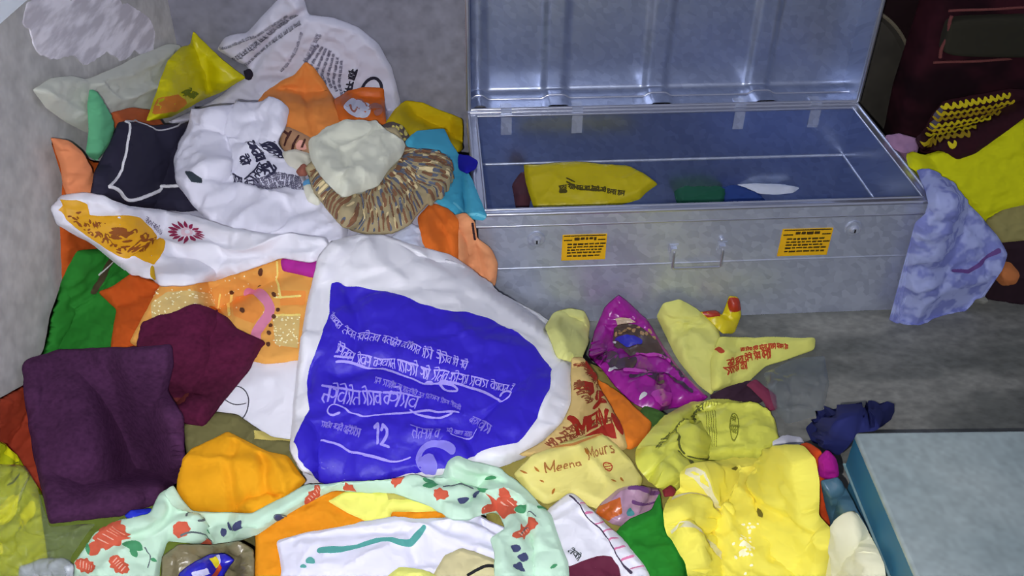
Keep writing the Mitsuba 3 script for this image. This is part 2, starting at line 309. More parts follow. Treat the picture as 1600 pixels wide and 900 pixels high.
def triangulate(poly, s, seed, ring=None, holes=True):
    rings = [ring if ring is not None else None]
    def dens(c, st):
        ls = LineString(c); n = max(int(ls.length/st), 4)
        return np.array([ls.interpolate(i/n, normalized=True).coords[0] for i in range(n)])
    pts = [ring if ring is not None else dens(poly.exterior.coords, s*.8)] + [dens(h.coords, s*.8) for h in poly.interiors]
    P = np.vstack(pts+[inside_pts(poly, s, seed)])
    D = Delaunay(P); c = P[D.simplices].mean(1)
    keep = shapely.contains_xy(poly, c[:, 0], c[:, 1])
    a_ = P[D.simplices]; ar = np.abs(np.cross(a_[:, 1]-a_[:, 0], a_[:, 2]-a_[:, 0]))
    F = D.simplices[keep & (ar > 1e-3)]
    return P, F, D
def neighbours(F, n):
    from scipy.sparse import coo_matrix, diags
    e = np.vstack([F[:, [0, 1]], F[:, [1, 2]], F[:, [2, 0]]]); e = np.vstack([e, e[:, ::-1]])
    A = coo_matrix((np.ones(len(e)), (e[:, 0], e[:, 1])), shape=(n, n)).tocsr(); A.data[:] = 1
    d = np.maximum(np.asarray(A.sum(1)).ravel(), 1)
    return diags(1/d)@A
def hit(F, px, pad):
    d = rays(px); n = len(d)
    zt_, zb_ = .80, -.004
    t0 = (zt_-CAM[2])/d[:, 2]; t1 = (zb_-CAM[2])/d[:, 2]
    K = 420; lo = t1.copy(); hi = t1.copy(); found = np.zeros(n, bool); prev = t0.copy()
    for k in range(1, K+1):
        t = t0+(t1-t0)*k/K
        P = CAM+t[:, None]*d
        h = (P[:, 2] <= sample(F, P[:, 0], P[:, 1])) & ~found
        lo[h] = prev[h]; hi[h] = t[h]; found |= h; prev = t
    for _ in range(14):
        m = .5*(lo+hi); P = CAM+m[:, None]*d; b = P[:, 2] <= sample(F, P[:, 0], P[:, 1])
        hi = np.where(b, m, hi); lo = np.where(b, lo, m)
    t = hi
    tb = (BACK-.012-pad-CAM[1])/d[:, 1]; t = np.where(tb > 0, np.minimum(t, tb), t)
    den = d[:, 0]-.0875*d[:, 1]; tl = (wall_x(0)+.012+pad-CAM[0]+.0875*CAM[1])/den
    return np.where((den < 0) & (tl > 0), np.minimum(t, tl), t), d
def ridge(P, amp, wl, seed, ang=0., an=1.):
    c, s = math.cos(ang), math.sin(ang)
    u, v = P[:, 0]*c+P[:, 1]*s, -P[:, 0]*s+P[:, 1]*c
    q = np.stack([u/(wl*an), v/wl, P[:, 2]/wl], 1)
    q = q + .6*(meshkit.fbm(q*.8, 2, seed+5)-.5)[:, None]
    r = 1-np.abs(2*meshkit.noise(q*1.0, seed)-1); r2 = 1-np.abs(2*meshkit.noise(q*2.3+7, seed+1)-1)
    q3 = q*1.5+.9*(meshkit.fbm(q*2.1+3, 2, seed+9)-.5)[:, None]
    r3 = np.exp(-np.abs(meshkit.noise(q3+11, seed+3)-.5)*17)          # narrow sharp creases
    return amp*((r**1.6)*.75+.3*r2**2+.55*r3-.45)
ITEM = {}
SEED = [10]
def drape(key, px, mat, label=None, category=None, t=.012, w=7, puff=0., wr=(.006, .06, .5, 2.), folds=(), fill=False, sm=.014, s=4.3, sig=2.6, wob=1.5, relax=12,
          parent=None, lift=0., solid=True, sheet_only=False, tmax=None, group=None, kind=None, ground=True):
    global H
    SEED[0] += 3; seed = SEED[0]; t = t*.7; puff = puff*.65
    Hd = maximum_filter(H, 3)
    ring = smooth_ring(px, s*.8, sig, wob, seed)
    poly = Polygon(ring).buffer(0)
    if poly.geom_type != 'Polygon': poly = max(poly.geoms, key=lambda g: g.area)
    ring = None if len(poly.exterior.coords)-1 != len(ring) else ring
    Pp, F, D = triangulate(poly, s, seed, ring)
    used = np.unique(F); remap = -np.ones(len(Pp), int); remap[used] = np.arange(len(used)); Pp, F = Pp[used], remap[F]
    a_ = Pp[F]; flip = np.cross(a_[:, 1]-a_[:, 0], a_[:, 2]-a_[:, 0]) > 0     # pixel y runs down: this order faces the viewer
    F[flip] = F[flip][:, ::-1]
    base = np.where(SOLID > 0, 0, Hd)
    if fill: base = np.maximum(base, S+lift)
    G = gaussian_filter(base, sm/CELL)
    G = np.maximum(np.maximum(G, base), H if solid else 0)+.0012
    th, d = hit(G, Pp, .0)
    A = neighbours(F, len(Pp)); tt = th.copy()
    for _ in range(relax): tt = np.minimum(th, .35*tt+.65*(A@tt))
    P0 = CAM+tt[:, None]*d
    # surface normals of the laid sheet
    m0 = trimesh.Trimesh(P0, F, process=False); N = np.array(m0.vertex_normals)
    for _ in range(4): N = .4*N+.6*(A@N)
    N /= np.maximum(np.linalg.norm(N, axis=1, keepdims=True), 1e-9)
    dist = shapely.distance(shapely.points(Pp), poly.exterior)
    x = np.clip(dist/w, 0, 1); prof_ = np.sqrt(1-(1-x)**2)
    b = t*(.25+.75*prof_)
    if puff: b = b+puff*np.sqrt(np.clip(dist/max(dist.max(), 1), 0, 1))
    if wr and wr[0]: b = b+x*1.35*(ridge(P0, wr[0], wr[1], seed, wr[2], wr[3])+.35*ridge(P0, wr[0], wr[1]*.4, seed+7, wr[2]+.5, 1.2))
    for f in folds:
        ls = LineString(f[0]); dd = shapely.distance(shapely.points(Pp), ls)
        b = b+np.clip(dist/6, 0, 1)*f[1]*np.exp(-(dd/f[2])**2)
    P = P0+N*np.maximum(b, .0012)[:, None]
    # keep the outline where it was drawn, whatever the thickness did
    P[:, 1] = np.minimum(P[:, 1], BACK-.004)
    lim = wall_x(P[:, 1])+.004; P[:, 0] = np.maximum(P[:, 0], lim)
    for _ in range(3):                                    # lift what would sink into the things below, towards the light
        hz = sample(Hd, P[:, 0], P[:, 1]); steep = hz > P[:, 2]+.02
        dz = np.where(steep, 0, np.maximum(0, hz+.0018-P[:, 2]))
        P = P-d*(dz/np.abs(d[:, 2]))[:, None]
    hz = sample(Hd, P[:, 0], P[:, 1]); steep = hz > P[:, 2]+.02
    n = len(P); bz_ = sample(maximum_filter(H, 5), P[:, 0], P[:, 1])+.0005
    e = np.sort(np.vstack([F[:, [0, 1]], F[:, [1, 2]], F[:, [2, 0]]]), axis=1)
    eo = np.vstack([F[:, [0, 1]], F[:, [1, 2]], F[:, [2, 0]]])
    _, inv, cnt = np.unique(e, axis=0, return_inverse=True, return_counts=True)
    bd = eo[cnt[inv.ravel()] == 1]
    if fill:
        B = P.copy(); B[:, 2] = np.minimum(P[:, 2]-.001, np.maximum(bz_, P[:, 2]-(tmax or 9)))
    else:
        k = np.minimum(np.maximum(b, .0012)+.002, tmax or .02)
        B = P-N*k[:, None]; B[:, 2] = np.where(steep, B[:, 2], np.minimum(np.maximum(B[:, 2], bz_), P[:, 2]-.0008)); B[:, 1] = np.minimum(B[:, 1], BACK-.001)
        B[:, 0] = np.maximum(B[:, 0], wall_x(B[:, 1])+.001)
    if sheet_only: mesh = trimesh.Trimesh(P, F, process=False)
    else:
        V = np.vstack([P, B]); FF = [F, F[:, ::-1]+n, np.stack([bd[:, 1], bd[:, 0], bd[:, 0]+n], 1), np.stack([bd[:, 1], bd[:, 0]+n, bd[:, 1]+n], 1)]
        mesh = trimesh.Trimesh(V, np.vstack(FF), process=False)
    k = key if parent is None else parent+'__'+key
    k = add(k, mesh, mat, smooth=(True if sheet_only else 60), label=label, category=category, group=group, kind=kind)
    Nf = np.array(trimesh.Trimesh(P, F, process=False).vertex_normals)
    ITEM[k] = dict(px=Pp, P=P, N=Nf, F=F, poly=poly, A=A, tri=Delaunay(Pp))
    if ground:
        H = H.copy(); T3 = P[F]
        w_ = np.array([(i, j, 6-i-j) for i in range(7) for j in range(7-i)])/6.
        q = np.einsum('kc,ncd->nkd', w_, T3).reshape(-1, 3)
        ix, iy = np.rint((q[:, 0]-X0)/CELL).astype(int), np.rint((q[:, 1]-Y0)/CELL).astype(int)
        ok = (ix >= 0) & (ix < NXG) & (iy >= 0) & (iy < NYG)
        np.maximum.at(H, (ix[ok], iy[ok]), q[ok, 2])
    return k
def on_item(k, px):
    it = ITEM[k]; px = np.asarray(px, float); D = it['tri']
    sx = D.find_simplex(px); ok = sx >= 0
    sx = np.where(ok, sx, 0); Tm = D.transform[sx]
    b = np.einsum('nij,nj->ni', Tm[:, :2], px-Tm[:, 2]); b = np.c_[b, 1-b.sum(1)]; b = np.where(ok[:, None], b, 0)
    id_ = D.simplices[sx]
    P = np.einsum('ni,nij->nj', b, it['P'][id_]); N = np.einsum('ni,nij->nj', b, it['N'][id_])
    if (~ok).any():
        from scipy.spatial import cKDTree
        j = cKDTree(it['px']).query(px[~ok])[1]; P[~ok] = it['P'][j]; N[~ok] = it['N'][j]
    return P, N/np.maximum(np.linalg.norm(N, axis=1, keepdims=True), 1e-9)
LETTERING = ('script', 'print', 'lettering', 'numeral', 'headline', 'fleck', 'motif')
def decal(k, name, geom, mat, lift=.0016, s=4., label=None, kind=None, clip=.6):
    """Print, patches and trimmings that lie on a cloth: a thin layer that follows its surface."""
    if isinstance(geom, (list, tuple)): geom = unary_union(geom)
    geom = geom.intersection(ITEM[k]['poly'].buffer(-clip))
    M = []
    for g in getattr(geom, 'geoms', [geom]):
        if g.geom_type != 'Polygon' or g.area < 1.2: continue
        g = g.simplify(.15)
        Pp, F, _ = triangulate(g, min(s, max(1.2, g.area/g.length*1.6)), 3)
        if not len(F): continue
        P, N = on_item(k, Pp)
        a_ = Pp[F]; fl = np.cross(a_[:, 1]-a_[:, 0], a_[:, 2]-a_[:, 0]) > 0; F = F.copy(); F[fl] = F[fl][:, ::-1]
        M.append(trimesh.Trimesh(P+N*lift, F, process=False))
    if not M: return None
    if len(M) > 1 and kind is None and len(M) <= 40 and not name.endswith(LETTERING):
        for i, m in enumerate(M): q = add(k+'__'+name, m, mat, smooth=True, label=label)
        return q
    return add(k+'__'+name, cat(M), mat, smooth=True, label=label, kind=kind)
def line(pts, w, round_=True): return LineString(pts).buffer(w/2, cap_style=1 if round_ else 2, quad_segs=3)
def curve(pts, n=40):
    """A smooth open curve through pixel points."""
    from scipy.interpolate import CubicSpline
    p = np.asarray(pts, float); L = np.r_[0, np.cumsum(np.linalg.norm(np.diff(p, axis=0), axis=1))]
    return CubicSpline(L, p)(np.linspace(0, L[-1], n))
def cord(k, name, pts, r, mat, lift=None, label=None, top=None):
    """A cord, seam or piping that lies on a cloth."""
    P, N = on_item(k, curve(pts, max(10, int(len(pts)*8))))
    P = P+N*(r*.6 if lift is None else lift)
    return add((k+'__'+name) if not top else name, tube(P, r, 7), mat, smooth=45, label=label, category=top)
def script_line(path, h, seed, weight=.13, bar=True, gap=.32):
    """A line of Indic-looking handprint too small to read in the photograph: a head bar with hanging strokes and hooks, along a pixel path."""
    r = np.random.default_rng(seed); p = np.asarray(path, float); L = np.r_[0, np.cumsum(np.linalg.norm(np.diff(p, axis=0), axis=1))]
    def put(u, v):
        u = np.asarray(u, float); c = np.stack([np.interp(u, L, p[:, k]) for k in (0, 1)], -1)
        e_ = np.stack([np.interp(np.clip(u+2, 0, L[-1]), L, p[:, k])-np.interp(np.clip(u-2, 0, L[-1]), L, p[:, k]) for k in (0, 1)], -1)
        e_ /= np.maximum(np.linalg.norm(e_, axis=-1, keepdims=True), 1e-9)
        return c+np.stack([-e_[..., 1], e_[..., 0]], -1)*np.asarray(v, float)[..., None]
    out, u = [], 0.
    while u < L[-1]-h*.8:
        n = r.integers(2, 6); u0 = u
        for _ in range(n):
            if u > L[-1]-h*.5: break
            w = h*r.uniform(.38, .7); kind = r.integers(0, 4)
            out.append(line(put([u+w*.8, u+w*.8], [0, h*r.uniform(.8, 1.)]), h*weight))
            if kind == 0: t_ = np.linspace(.2, 5.2, 9); out.append(line(put(u+w*.4+np.cos(t_)*w*.33, h*.5+np.sin(t_)*h*.3), h*weight*.85))
            elif kind == 1: out.append(line(put([u+w*.8, u+w*.3, u+w*.1, u+w*.4], [h*.45, h*.4, h*.75, h*.95]), h*weight*.85))
            elif kind == 2: t_ = np.linspace(-2, 2.4, 8); out.append(line(put(u+w*.3+np.cos(t_)*w*.35, h*.32+np.sin(t_)*h*.25), h*weight*.85))
            else: out.append(line(put([u+w*.1, u+w*.5, u+w*.2], [h*.1, h*.55, h*.9]), h*weight*.85))
            if r.uniform() < .3: out.append(line(put([u+w*.8, u+w*.5, u], [0, -h*.3, -h*.22]), h*weight*.8))
            u += w
        if bar: out.append(line(put([u0, (u0+u)/2, u], [0, 0, 0]), h*weight))
        u += h*gap
    return unary_union(out)
LETTER = {'M': [[(0, 1), (0, 0), (.4, .7), (.8, 0), (.8, 1)]], 'e': [[(.05, .68), (.5, .66), (.45, .45), (.2, .4), (.02, .65), (.1, .95), (.45, .95)]],
          'n': [[(.05, .42), (.05, 1)], [(.05, .6), (.3, .42), (.48, .55), (.48, 1)]], 'a': [[(.45, .45), (.1, .5), (.05, .85), (.25, 1), (.45, .8), (.45, .45), (.5, 1)]],
          'o': [[(.27, .42), (.05, .6), (.08, .9), (.27, 1), (.47, .9), (.48, .6), (.27, .42)]], 'u': [[(.05, .45), (.07, .9), (.25, 1), (.45, .85), (.45, .45), (.48, 1)]],
          'r': [[(.05, .45), (.05, 1)], [(.05, .62), (.25, .43), (.4, .48)]], 'i': [[(.1, .45), (.1, 1)], [(.1, .2), (.1, .25)]], 'E': [[(.6, 0), (0, 0), (0, 1), (.6, 1)], [(0, .5), (.5, .5)]],
          'N': [[(0, 1), (0, 0), (.65, 1), (.65, 0)]], 'V': [[(0, 0), (.35, 1), (.7, 0)]], '1': [[(0, .25), (.25, 0), (.25, 1)]], '2': [[(.02, .25), (.2, 0), (.5, .1), (.5, .4), (.05, 1), (.6, 1)]], 'y': [[(.05, .45), (.25, .95)], [(.5, .45), (.1, 1.3)]], 't': [[(.2, .1), (.2, .9), (.4, 1)], [(0, .4), (.4, .4)]], 's': [[(.4, .45), (.1, .48), (.1, .65), (.4, .78), (.35, .98), (.02, .97)]], 'h': [[(.05, 0), (.05, 1)], [(.05, .6), (.3, .42), (.48, .55), (.48, 1)]], 'd': [[(.45, .5), (.1, .5), (.05, .85), (.25, 1), (.45, .8)], [(.47, 0), (.47, 1)]]}
def word(text, o, ux, vy, wgt):
    """Letters in the frame o + u*ux + v*vy (pixels), v running down."""
    o, ux, vy = map(np.asarray, (o, ux, vy)); out, u = [], 0.
    for ch in text:
        st = LETTER.get(ch)
        if st:
            for k in st: out.append(line([tuple(o+(u+x)*ux+y*vy) for x, y in k], wgt))
            u += max(x for k in st for x, _ in k)+.22
        else: u += .4
    return unary_union(out)
def blob(c, rx, ry, ang=0., wob=.2, seed=0, n=26):
    th = np.linspace(0, 2*np.pi, n, endpoint=False)
    r = 1+wob*(2*meshkit.noise(np.stack([np.cos(th)*1.7, np.sin(th)*1.7, 0*th+seed*3.1], 1), seed)-1)
    x, y = r*np.cos(th)*rx, r*np.sin(th)*ry; ca, sa = math.cos(ang), math.sin(ang)
    return Polygon(np.stack([c[0]+x*ca-y*sa, c[1]+x*sa+y*ca], 1)).buffer(0)
def leaf(c, l, w, ang): 
    t_ = np.linspace(0, 1, 9); up = np.stack([t_*l-l/2, np.sin(t_*np.pi)**.8*w/2], 1); p = np.vstack([up, up[-2:0:-1]*[1, -1]])
    ca, sa = math.cos(ang), math.sin(ang); return Polygon(np.stack([c[0]+p[:, 0]*ca-p[:, 1]*sa, c[1]+p[:, 0]*sa+p[:, 1]*ca], 1)).buffer(0)

# ------------------------------------------------------------------ the pile, from the bottom up
WHITE = (226, 226, 232)
white_bag = plastic(WHITE, .5, .4, .0006); white_cloth = fabric((228, 228, 233))
# --- what fills the heap and shows in its gaps
k = drape('orange_sheet', [(78, 222), (112, 224), (140, 250), (200, 260), (330, 250), (340, 420), (240, 470), (150, 500), (96, 446), (92, 340), (97, 280)], fabric((196, 88, 28)), 'crumpled orange sheet at the left edge of the heap below the black bag', 'sheet', fill=True, t=.01, lift=-.03)
k = drape('green_cloth', [(118, 392), (170, 388), (260, 410), (300, 470), (280, 570), (160, 600), (40, 585), (66, 548), (76, 492), (95, 440)], fabric((36, 122, 38)), 'green cotton cloth at the left wall under the gold edged white bag', 'cloth', fill=True, t=.012, lift=-.012, wr=(.010, .07, 1.2, 3))
decal(k, 'dark_strap', line([(176, 392), (160, 415), (140, 458)], 13), fabric((70, 62, 40)), label='dark strap end')
cord(k, 'drawstring', [(172, 406), (158, 420), (143, 432)], .0016, fabric((205, 205, 200)), label='thin white drawstring')
k = drape('rust_orange_cloth', [(153, 457), (176, 448), (205, 428), (252, 442), (300, 450), (300, 560), (170, 570), (176, 520), (182, 484)], fabric((190, 82, 22)), 'rust orange cloth with a pointed fold between the green cloth and the gold sari', 'cloth', t=.012, wr=(.008, .07, 2.2, 3), folds=[([(250, 455), (190, 480)], -.008, 7)])
k = drape('grey_white_sheet', [(330, 520), (520, 410), (690, 430), (780, 500), (860, 570), (850, 700), (690, 770), (420, 720), (330, 680)], fabric((225, 225, 232)), 'white sheet under the left side of the blue printed bag', 'sheet', fill=True, t=.006, lift=-.03, s=8)
cord(k, 'thread', [(352, 616), (366, 607), (384, 614), (390, 634), (378, 660)], .0010, fabric((70, 70, 80)), label='loose dark thread')
cord(k, 'thread', [(352, 628), (368, 636), (386, 634)], .0009, fabric((70, 70, 80)))
k = drape('white_heap_cloth', [(262, 215), (430, 185), (640, 205), (716, 240), (712, 390), (560, 440), (330, 420), (250, 320)], fabric((190, 190, 205)), 'large whitish cloth bundled in the middle of the heap beneath the woollen hat', 'cloth', fill=True, t=.006, lift=-.03, s=8)
k = drape('olive_cloth', [(285, 665), (320, 640), (372, 648), (425, 684), (470, 690), (470, 760), (300, 760)], fabric((104, 100, 60)), 'olive cloth peeping out between the purple shawl and the white sheet', 'cloth', fill=True, t=.008, lift=-.01)
decal(k, 'patterned_edge', box(400, 676, 470, 692), fabric((196, 180, 96)), label='pale yellow edge')
k = drape('rust_red_cloth', [(-60, 640), (-10, 628), (38, 600), (120, 600), (140, 720), (60, 760), (20, 735), (-60, 720)], fabric((146, 52, 28)), 'rust red cloth at the left edge beside the purple shawl', 'cloth', fill=True, t=.01, lift=-.005)
k = drape('lime_yellow_clothing', [(-80, 680), (0, 690), (30, 716), (60, 760), (90, 810), (190, 800), (210, 880), (160, 1040), (-80, 1040)], fabric((168, 176, 10)), 'lime yellow clothing at the lower left corner under clear plastic', 'clothing', fill=True, t=.012, lift=-.01, wr=(.012, .07, .9, 3))
decal(k, 'yellow_patch', [blob((4, 708), 22, 16, .3, .4, 2), blob((10, 800), 20, 30, .2, .5, 5), blob((-10, 860), 26, 20, .2, .5, 6), blob((50, 812), 9, 20, .5, .5, 7)], fabric((214, 214, 16)), label='brighter yellow patch')
decal(k, 'dark_seam', [line([(-5, 755), (30, 740)], 2.5), line([(-5, 728), (20, 722)], 2)], ink((70, 78, 10)))
k = drape('grass_green_cloth', [(60, 770), (110, 800), (240, 780), (300, 820), (280, 1040), (100, 1040)], fabric((96, 112, 40)), 'dull green cloth under the lower edge of the purple shawl', 'cloth', fill=True, t=.008, lift=-.016)
k = drape('amber_cloth', [(400, 800), (520, 765), (700, 770), (760, 860), (760, 1040), (390, 1040), (398, 870)], fabric((222, 142, 22)), 'amber yellow cloth under the white shirt with the green stripe', 'cloth', fill=True, t=.010, lift=-.02, wr=(.008, .06, .2, 2))
k = drape('tan_undercloth', [(760, 700), (900, 560), (1000, 600), (1060, 700), (1060, 860), (960, 1040), (760, 1040)], fabric((150, 140, 70)), 'drab undercloth below the pale yellow bags in front', 'cloth', fill=True, t=.006, lift=-.03, s=9)

# --- top left, against the walls
k = drape('cream_scarf', [(52, 140), (80, 122), (110, 118), (135, 124), (175, 108), (215, 88), (262, 68), (282, 70), (290, 150), (250, 178), (190, 200), (140, 208), (105, 190), (72, 168)], fabric((196, 200, 186)), 'pale cream scarf spread along the left wall behind the yellow bag', 'scarf', t=.012, lift=0, wr=(.008, .04, .8, 3), folds=[([(275, 118), (215, 140), (172, 158), (140, 130)], .014, 5), ([(70, 150), (130, 185)], .006, 6), ([(255, 85), (200, 115), (140, 124)], .008, 4)])
k = drape('white_printed_bag', [(446, -14), (474, -8), (482, 24), (520, 27), (560, 42), (590, 66), (612, 105), (626, 160), (624, 212), (560, 232), (420, 232), (262, 190), (330, 160), (378, 124), (390, 106), (338, 78), (350, 60), (370, 52), (386, 51)],
          plastic((206, 206, 220), .5, .4), 'big white carry bag with black script leaning at the back wall behind the orange cloth', 'bag', t=.016, puff=.012, wr=(.007, .08, .9, 2), sig=4,
          folds=[([(474, 16), (430, 50), (396, 100)], -.016, 7), ([(465, 10), (410, 40), (350, 70)], .007, 9)])
blk = ink((52, 52, 72))
decal(k, 'script', [script_line([(466, 22), (425, 48), (392, 75), (362, 98)], 8, 1), script_line([(472, 32), (430, 62), (400, 88), (380, 104)], 5, 2), script_line([(452, 20), (405, 50), (345, 75)], 4, 22)], blk, s=4, label='black script on the folded edge')
decal(k, 'small_print', [script_line([(475, 45), (464, 75), (452, 95), (438, 110)], 4.5, 3), script_line([(502, 48), (487, 80), (478, 95)], 7, 4)] + [script_line([(500+i*6, 62+i*4+abs(i-3)), (478+i*9, 95+i*5), (489+i*8, 118+i*4)], 4, 30+i, weight=.2) for i in range(7)], ink((92, 90, 112)), s=4, label='fine grey print')
decal(k, 'emblem', [LineString(curve([(566, 136), (572, 122), (584, 116), (594, 124), (596, 134)])).buffer(2.4), script_line([(558, 102), (553, 122), (548, 142)], 11, 121, .22), line([(572, 133), (580, 137), (588, 134)], 3)], ink((34, 34, 50)), lift=.004, label='black rounded emblem')
k = drape('rust_patterned_scrap', [(172, 176), (205, 168), (240, 172), (262, 205), (215, 215), (180, 200)], fabric((168, 84, 44)), 'small rust orange scrap between the mint strip and the yellow bag', 'scrap', t=.008)
k = drape('yellow_carry_bag', [(302, 48), (312, 58), (345, 92), (384, 122), (350, 142), (310, 160), (270, 182), (230, 190), (240, 160), (252, 122), (262, 95), (284, 72), (296, 70)], plastic((206, 198, 8), .45, .4), 'bright yellow carry bag standing in a peak near the wall corner', 'bag', t=.016, puff=.014, sig=2)
decal(k, 'orange_patch', Polygon([(244, 158), (262, 150), (276, 164), (262, 176), (236, 180)]).buffer(2), fabric((206, 124, 46)), label='orange patch at the lower corner')
decal(k, 'green_print', [script_line([(268, 146), (280, 142), (296, 152)], 10, 6, .2), leaf((283, 151), 22, 6, .5)], ink((104, 116, 8)), label='olive printed mark')
k = drape('black_stopper', [(381, 110), (390, 107), (396, 116), (392, 125), (383, 124)], fabric((34, 30, 44)), 'tiny black stopper at the right tip of the bright yellow bag', 'stopper', t=.012, sig=1.5, s=3, w=6)
k = drape('mint_green_strip', [(140, 140), (152, 144), (162, 165), (176, 190), (172, 225), (150, 252), (136, 240), (140, 200), (138, 165)], fabric((92, 168, 122)), 'mint green twisted strip of cloth at the left of the black bag', 'cloth', t=.014, sig=2, wr=(.008, .04, 1.5, 3))
k = drape('peach_cloth', [(78, 214), (108, 220), (128, 236), (142, 262), (148, 305), (110, 318), (98, 290), (94, 255)], fabric((222, 138, 92)), 'peach cloth tip at the left edge above the gold edged bag', 'cloth', t=.012, wr=(.008, .05, 1.3, 3))
k = drape('yellow_cloth', [(600, 195), (616, 172), (634, 156), (660, 160), (722, 186), (722, 235), (690, 250), (640, 240)], fabric((204, 178, 8)), 'mustard yellow cloth between the white bag and the trunk side', 'cloth', t=.012, wr=(.004, .06, .4, 2))
k = drape('black_cushion_bag', [(186, 190), (204, 190), (240, 197), (290, 192), (340, 178), (354, 176), (352, 190), (340, 230), (340, 330), (250, 330), (180, 318), (142, 304), (148, 270), (172, 225)], fabric((38, 36, 54), .8), 'flat black bag with white piping left of the white newspaper print bag', 'bag', t=.018, puff=.02, wr=(.004, .09, .3, 2))
cord(k, 'piping', [(190, 192), (186, 210), (176, 250), (166, 276), (153, 292)], .0024, fabric((214, 214, 216)), label='white piping')
cord(k, 'piping', [(153, 292), (170, 302), (188, 311), (206, 310), (220, 306), (255, 304), (290, 304)], .0034, fabric((222, 222, 224)), label='white piping')
cord(k, 'piping', [(190, 192), (214, 192), (232, 202), (256, 200), (300, 190), (345, 180)], .0017, fabric((168, 168, 172)))
k = drape('maroon_print_cloth', [(330, 322), (352, 316), (390, 334), (440, 350), (430, 372), (370, 360), (335, 345)], fabric((128, 62, 78)), 'maroon printed cloth edge pinched between two white bags', 'cloth', t=.008)
k = drape('orange_kurta', [(478, 96), (492, 106), (506, 126), (524, 160), (546, 194), (540, 220), (505, 240), (470, 232), (440, 200), (400, 168), (412, 146), (440, 126), (460, 116)], fabric((226, 138, 66)), 'pale orange cloth with a pointed peak before the big white bag', 'cloth', t=.014, wr=(.007, .06, 1.6, 3), folds=[([(476, 104), (478, 160), (490, 210)], -.008, 6), ([(505, 130), (520, 170)], .005, 8)])
k = drape('orange_packet', [(522, 156), (542, 142), (566, 136), (600, 137), (604, 196), (570, 205), (530, 190)], plastic((206, 100, 26), .5, .35), 'deep orange packet with a white motif beside the peaked orange cloth', 'packet', t=.012)
decal(k, 'motif', blob((556, 176), 20, 14, .3, .35, 5), fabric((206, 208, 220)), label='white motif')
decal(k, 'motif_lines', [LineString(curve([(542, 172), (550, 182), (556, 178)])).buffer(1.3), LineString(curve([(556, 162), (568, 168), (572, 176)])).buffer(1.3), blob((586, 178), 11, 9, 0, .3, 8)], ink((176, 110, 92)), lift=.002)
k = drape('striped_brown_cloth', [(436, 205), (450, 198), (480, 212), (500, 225), (495, 250), (460, 250), (438, 235)], fabric((168, 128, 96)), 'brown striped cloth peeping out under the orange peak', 'cloth', t=.008)
decal(k, 'stripe', [line([(444, 204+i*1.0), (455+i*6, 212+i*4)], 3.0) for i in range(1)] + [line([(446+i*11, 202+i*6), (438+i*11, 222+i*6)], 3.2) for i in range(4)], ink((70, 36, 30)))
decal(k, 'pink_dot', blob((474, 228), 8, 7), fabric((222, 162, 146)))
k = drape('newsprint_bag', [(300, 176), (330, 172), (380, 166), (436, 158), (452, 168), (446, 200), (432, 222), (446, 240), (470, 265), (490, 300), (520, 320), (545, 350), (540, 395), (470, 410), (400, 398), (340, 360), (302, 322), (276, 288), (270, 252), (280, 222), (290, 208)],
          plastic((222, 222, 234), .48, .4), 'crumpled white plastic bag with black news print over the black bag', 'bag', t=.020, puff=.02, wr=(.010, .07, .5, 2.2), sig=4,
          folds=[([(436, 232), (380, 258), (320, 280)], .012, 9), ([(450, 330), (400, 318), (310, 300)], .010, 10), ([(380, 200), (420, 190)], -.008, 8), ([(420, 352), (460, 345), (500, 330)], -.010, 8), ([(455, 300), (390, 300), (340, 300)], -.008, 6)])
decal(k, 'headline', [script_line([(408, 228), (420, 262), (438, 290)], 17, 8, .2), script_line([(368, 290), (395, 294), (412, 270)], 12, 9, .18), script_line([(432, 224), (449, 250), (456, 270)], 14, 10, .2), script_line([(392, 262), (402, 284)], 12, 11, .2)], ink((42, 42, 66)), label='bold black headline')
decal(k, 'small_print', [script_line([(400+i*2, 296+i*5-abs(i)), (440, 282+i*6), (474+i*2, 290+i*5)], 4.5, 40+i, .22) for i in range(5)] + [script_line([(372, 300), (420, 300)], 4, 60, .2)], ink((96, 94, 116)), s=4, label='grey columns of news print')
decal(k, 'dark_hole', Polygon([(297, 283), (306, 287), (316, 294), (318, 302), (306, 299)]).buffer(1), fabric((52, 62, 70)), label='torn hole showing dark cloth')
k = drape('cream_napkin', [(440, 240), (460, 233), (484, 240), (492, 262), (478, 272), (466, 268), (450, 258)], fabric((206, 204, 186)), 'small cream cloth end beside the newsprint bag', 'cloth', t=.010)
k = drape('brown_tag', [(462, 268), (474, 254), (482, 262), (480, 276), (468, 277)], fabric((150, 92, 76)), 'small brown scrap below the cream cloth end', 'scrap', t=.008, s=4)
k = drape('blue_white_scrap', [(472, 286), (484, 279), (490, 292), (502, 312), (498, 322), (482, 316), (476, 300)], fabric((222, 222, 202)), 'small white scrap with a blue corner beside the woollen hat', 'scrap', t=.008, s=4)
decal(k, 'blue_corner', blob((480, 287), 9, 7), fabric((96, 160, 204)), s=3, label='blue corner')
k = drape('dark_floral_cloth', [(592, 198), (612, 190), (630, 196), (642, 218), (636, 242), (610, 246), (594, 230)], fabric((88, 78, 72)), 'small dark floral cloth behind the cream lining of the woollen hat', 'cloth', t=.012, s=4)
r_ = np.random.default_rng(3)
decal(k, 'yellow_flower', [blob((600+r_.uniform(0, 32), 198+r_.uniform(0, 40)), 3.6, 2.6, r_.uniform(0, 3), .3, i) for i in range(12)], fabric((188, 176, 96)), s=3)
decal(k, 'red_flower', [blob((626, 232), 6, 6), blob((618, 212), 3, 3)], fabric((150, 64, 70)), s=3, lift=.002)
decal(k, 'blue_flower', [blob((604, 220), 7, 9)], fabric((104, 140, 176)), s=3, lift=.002)
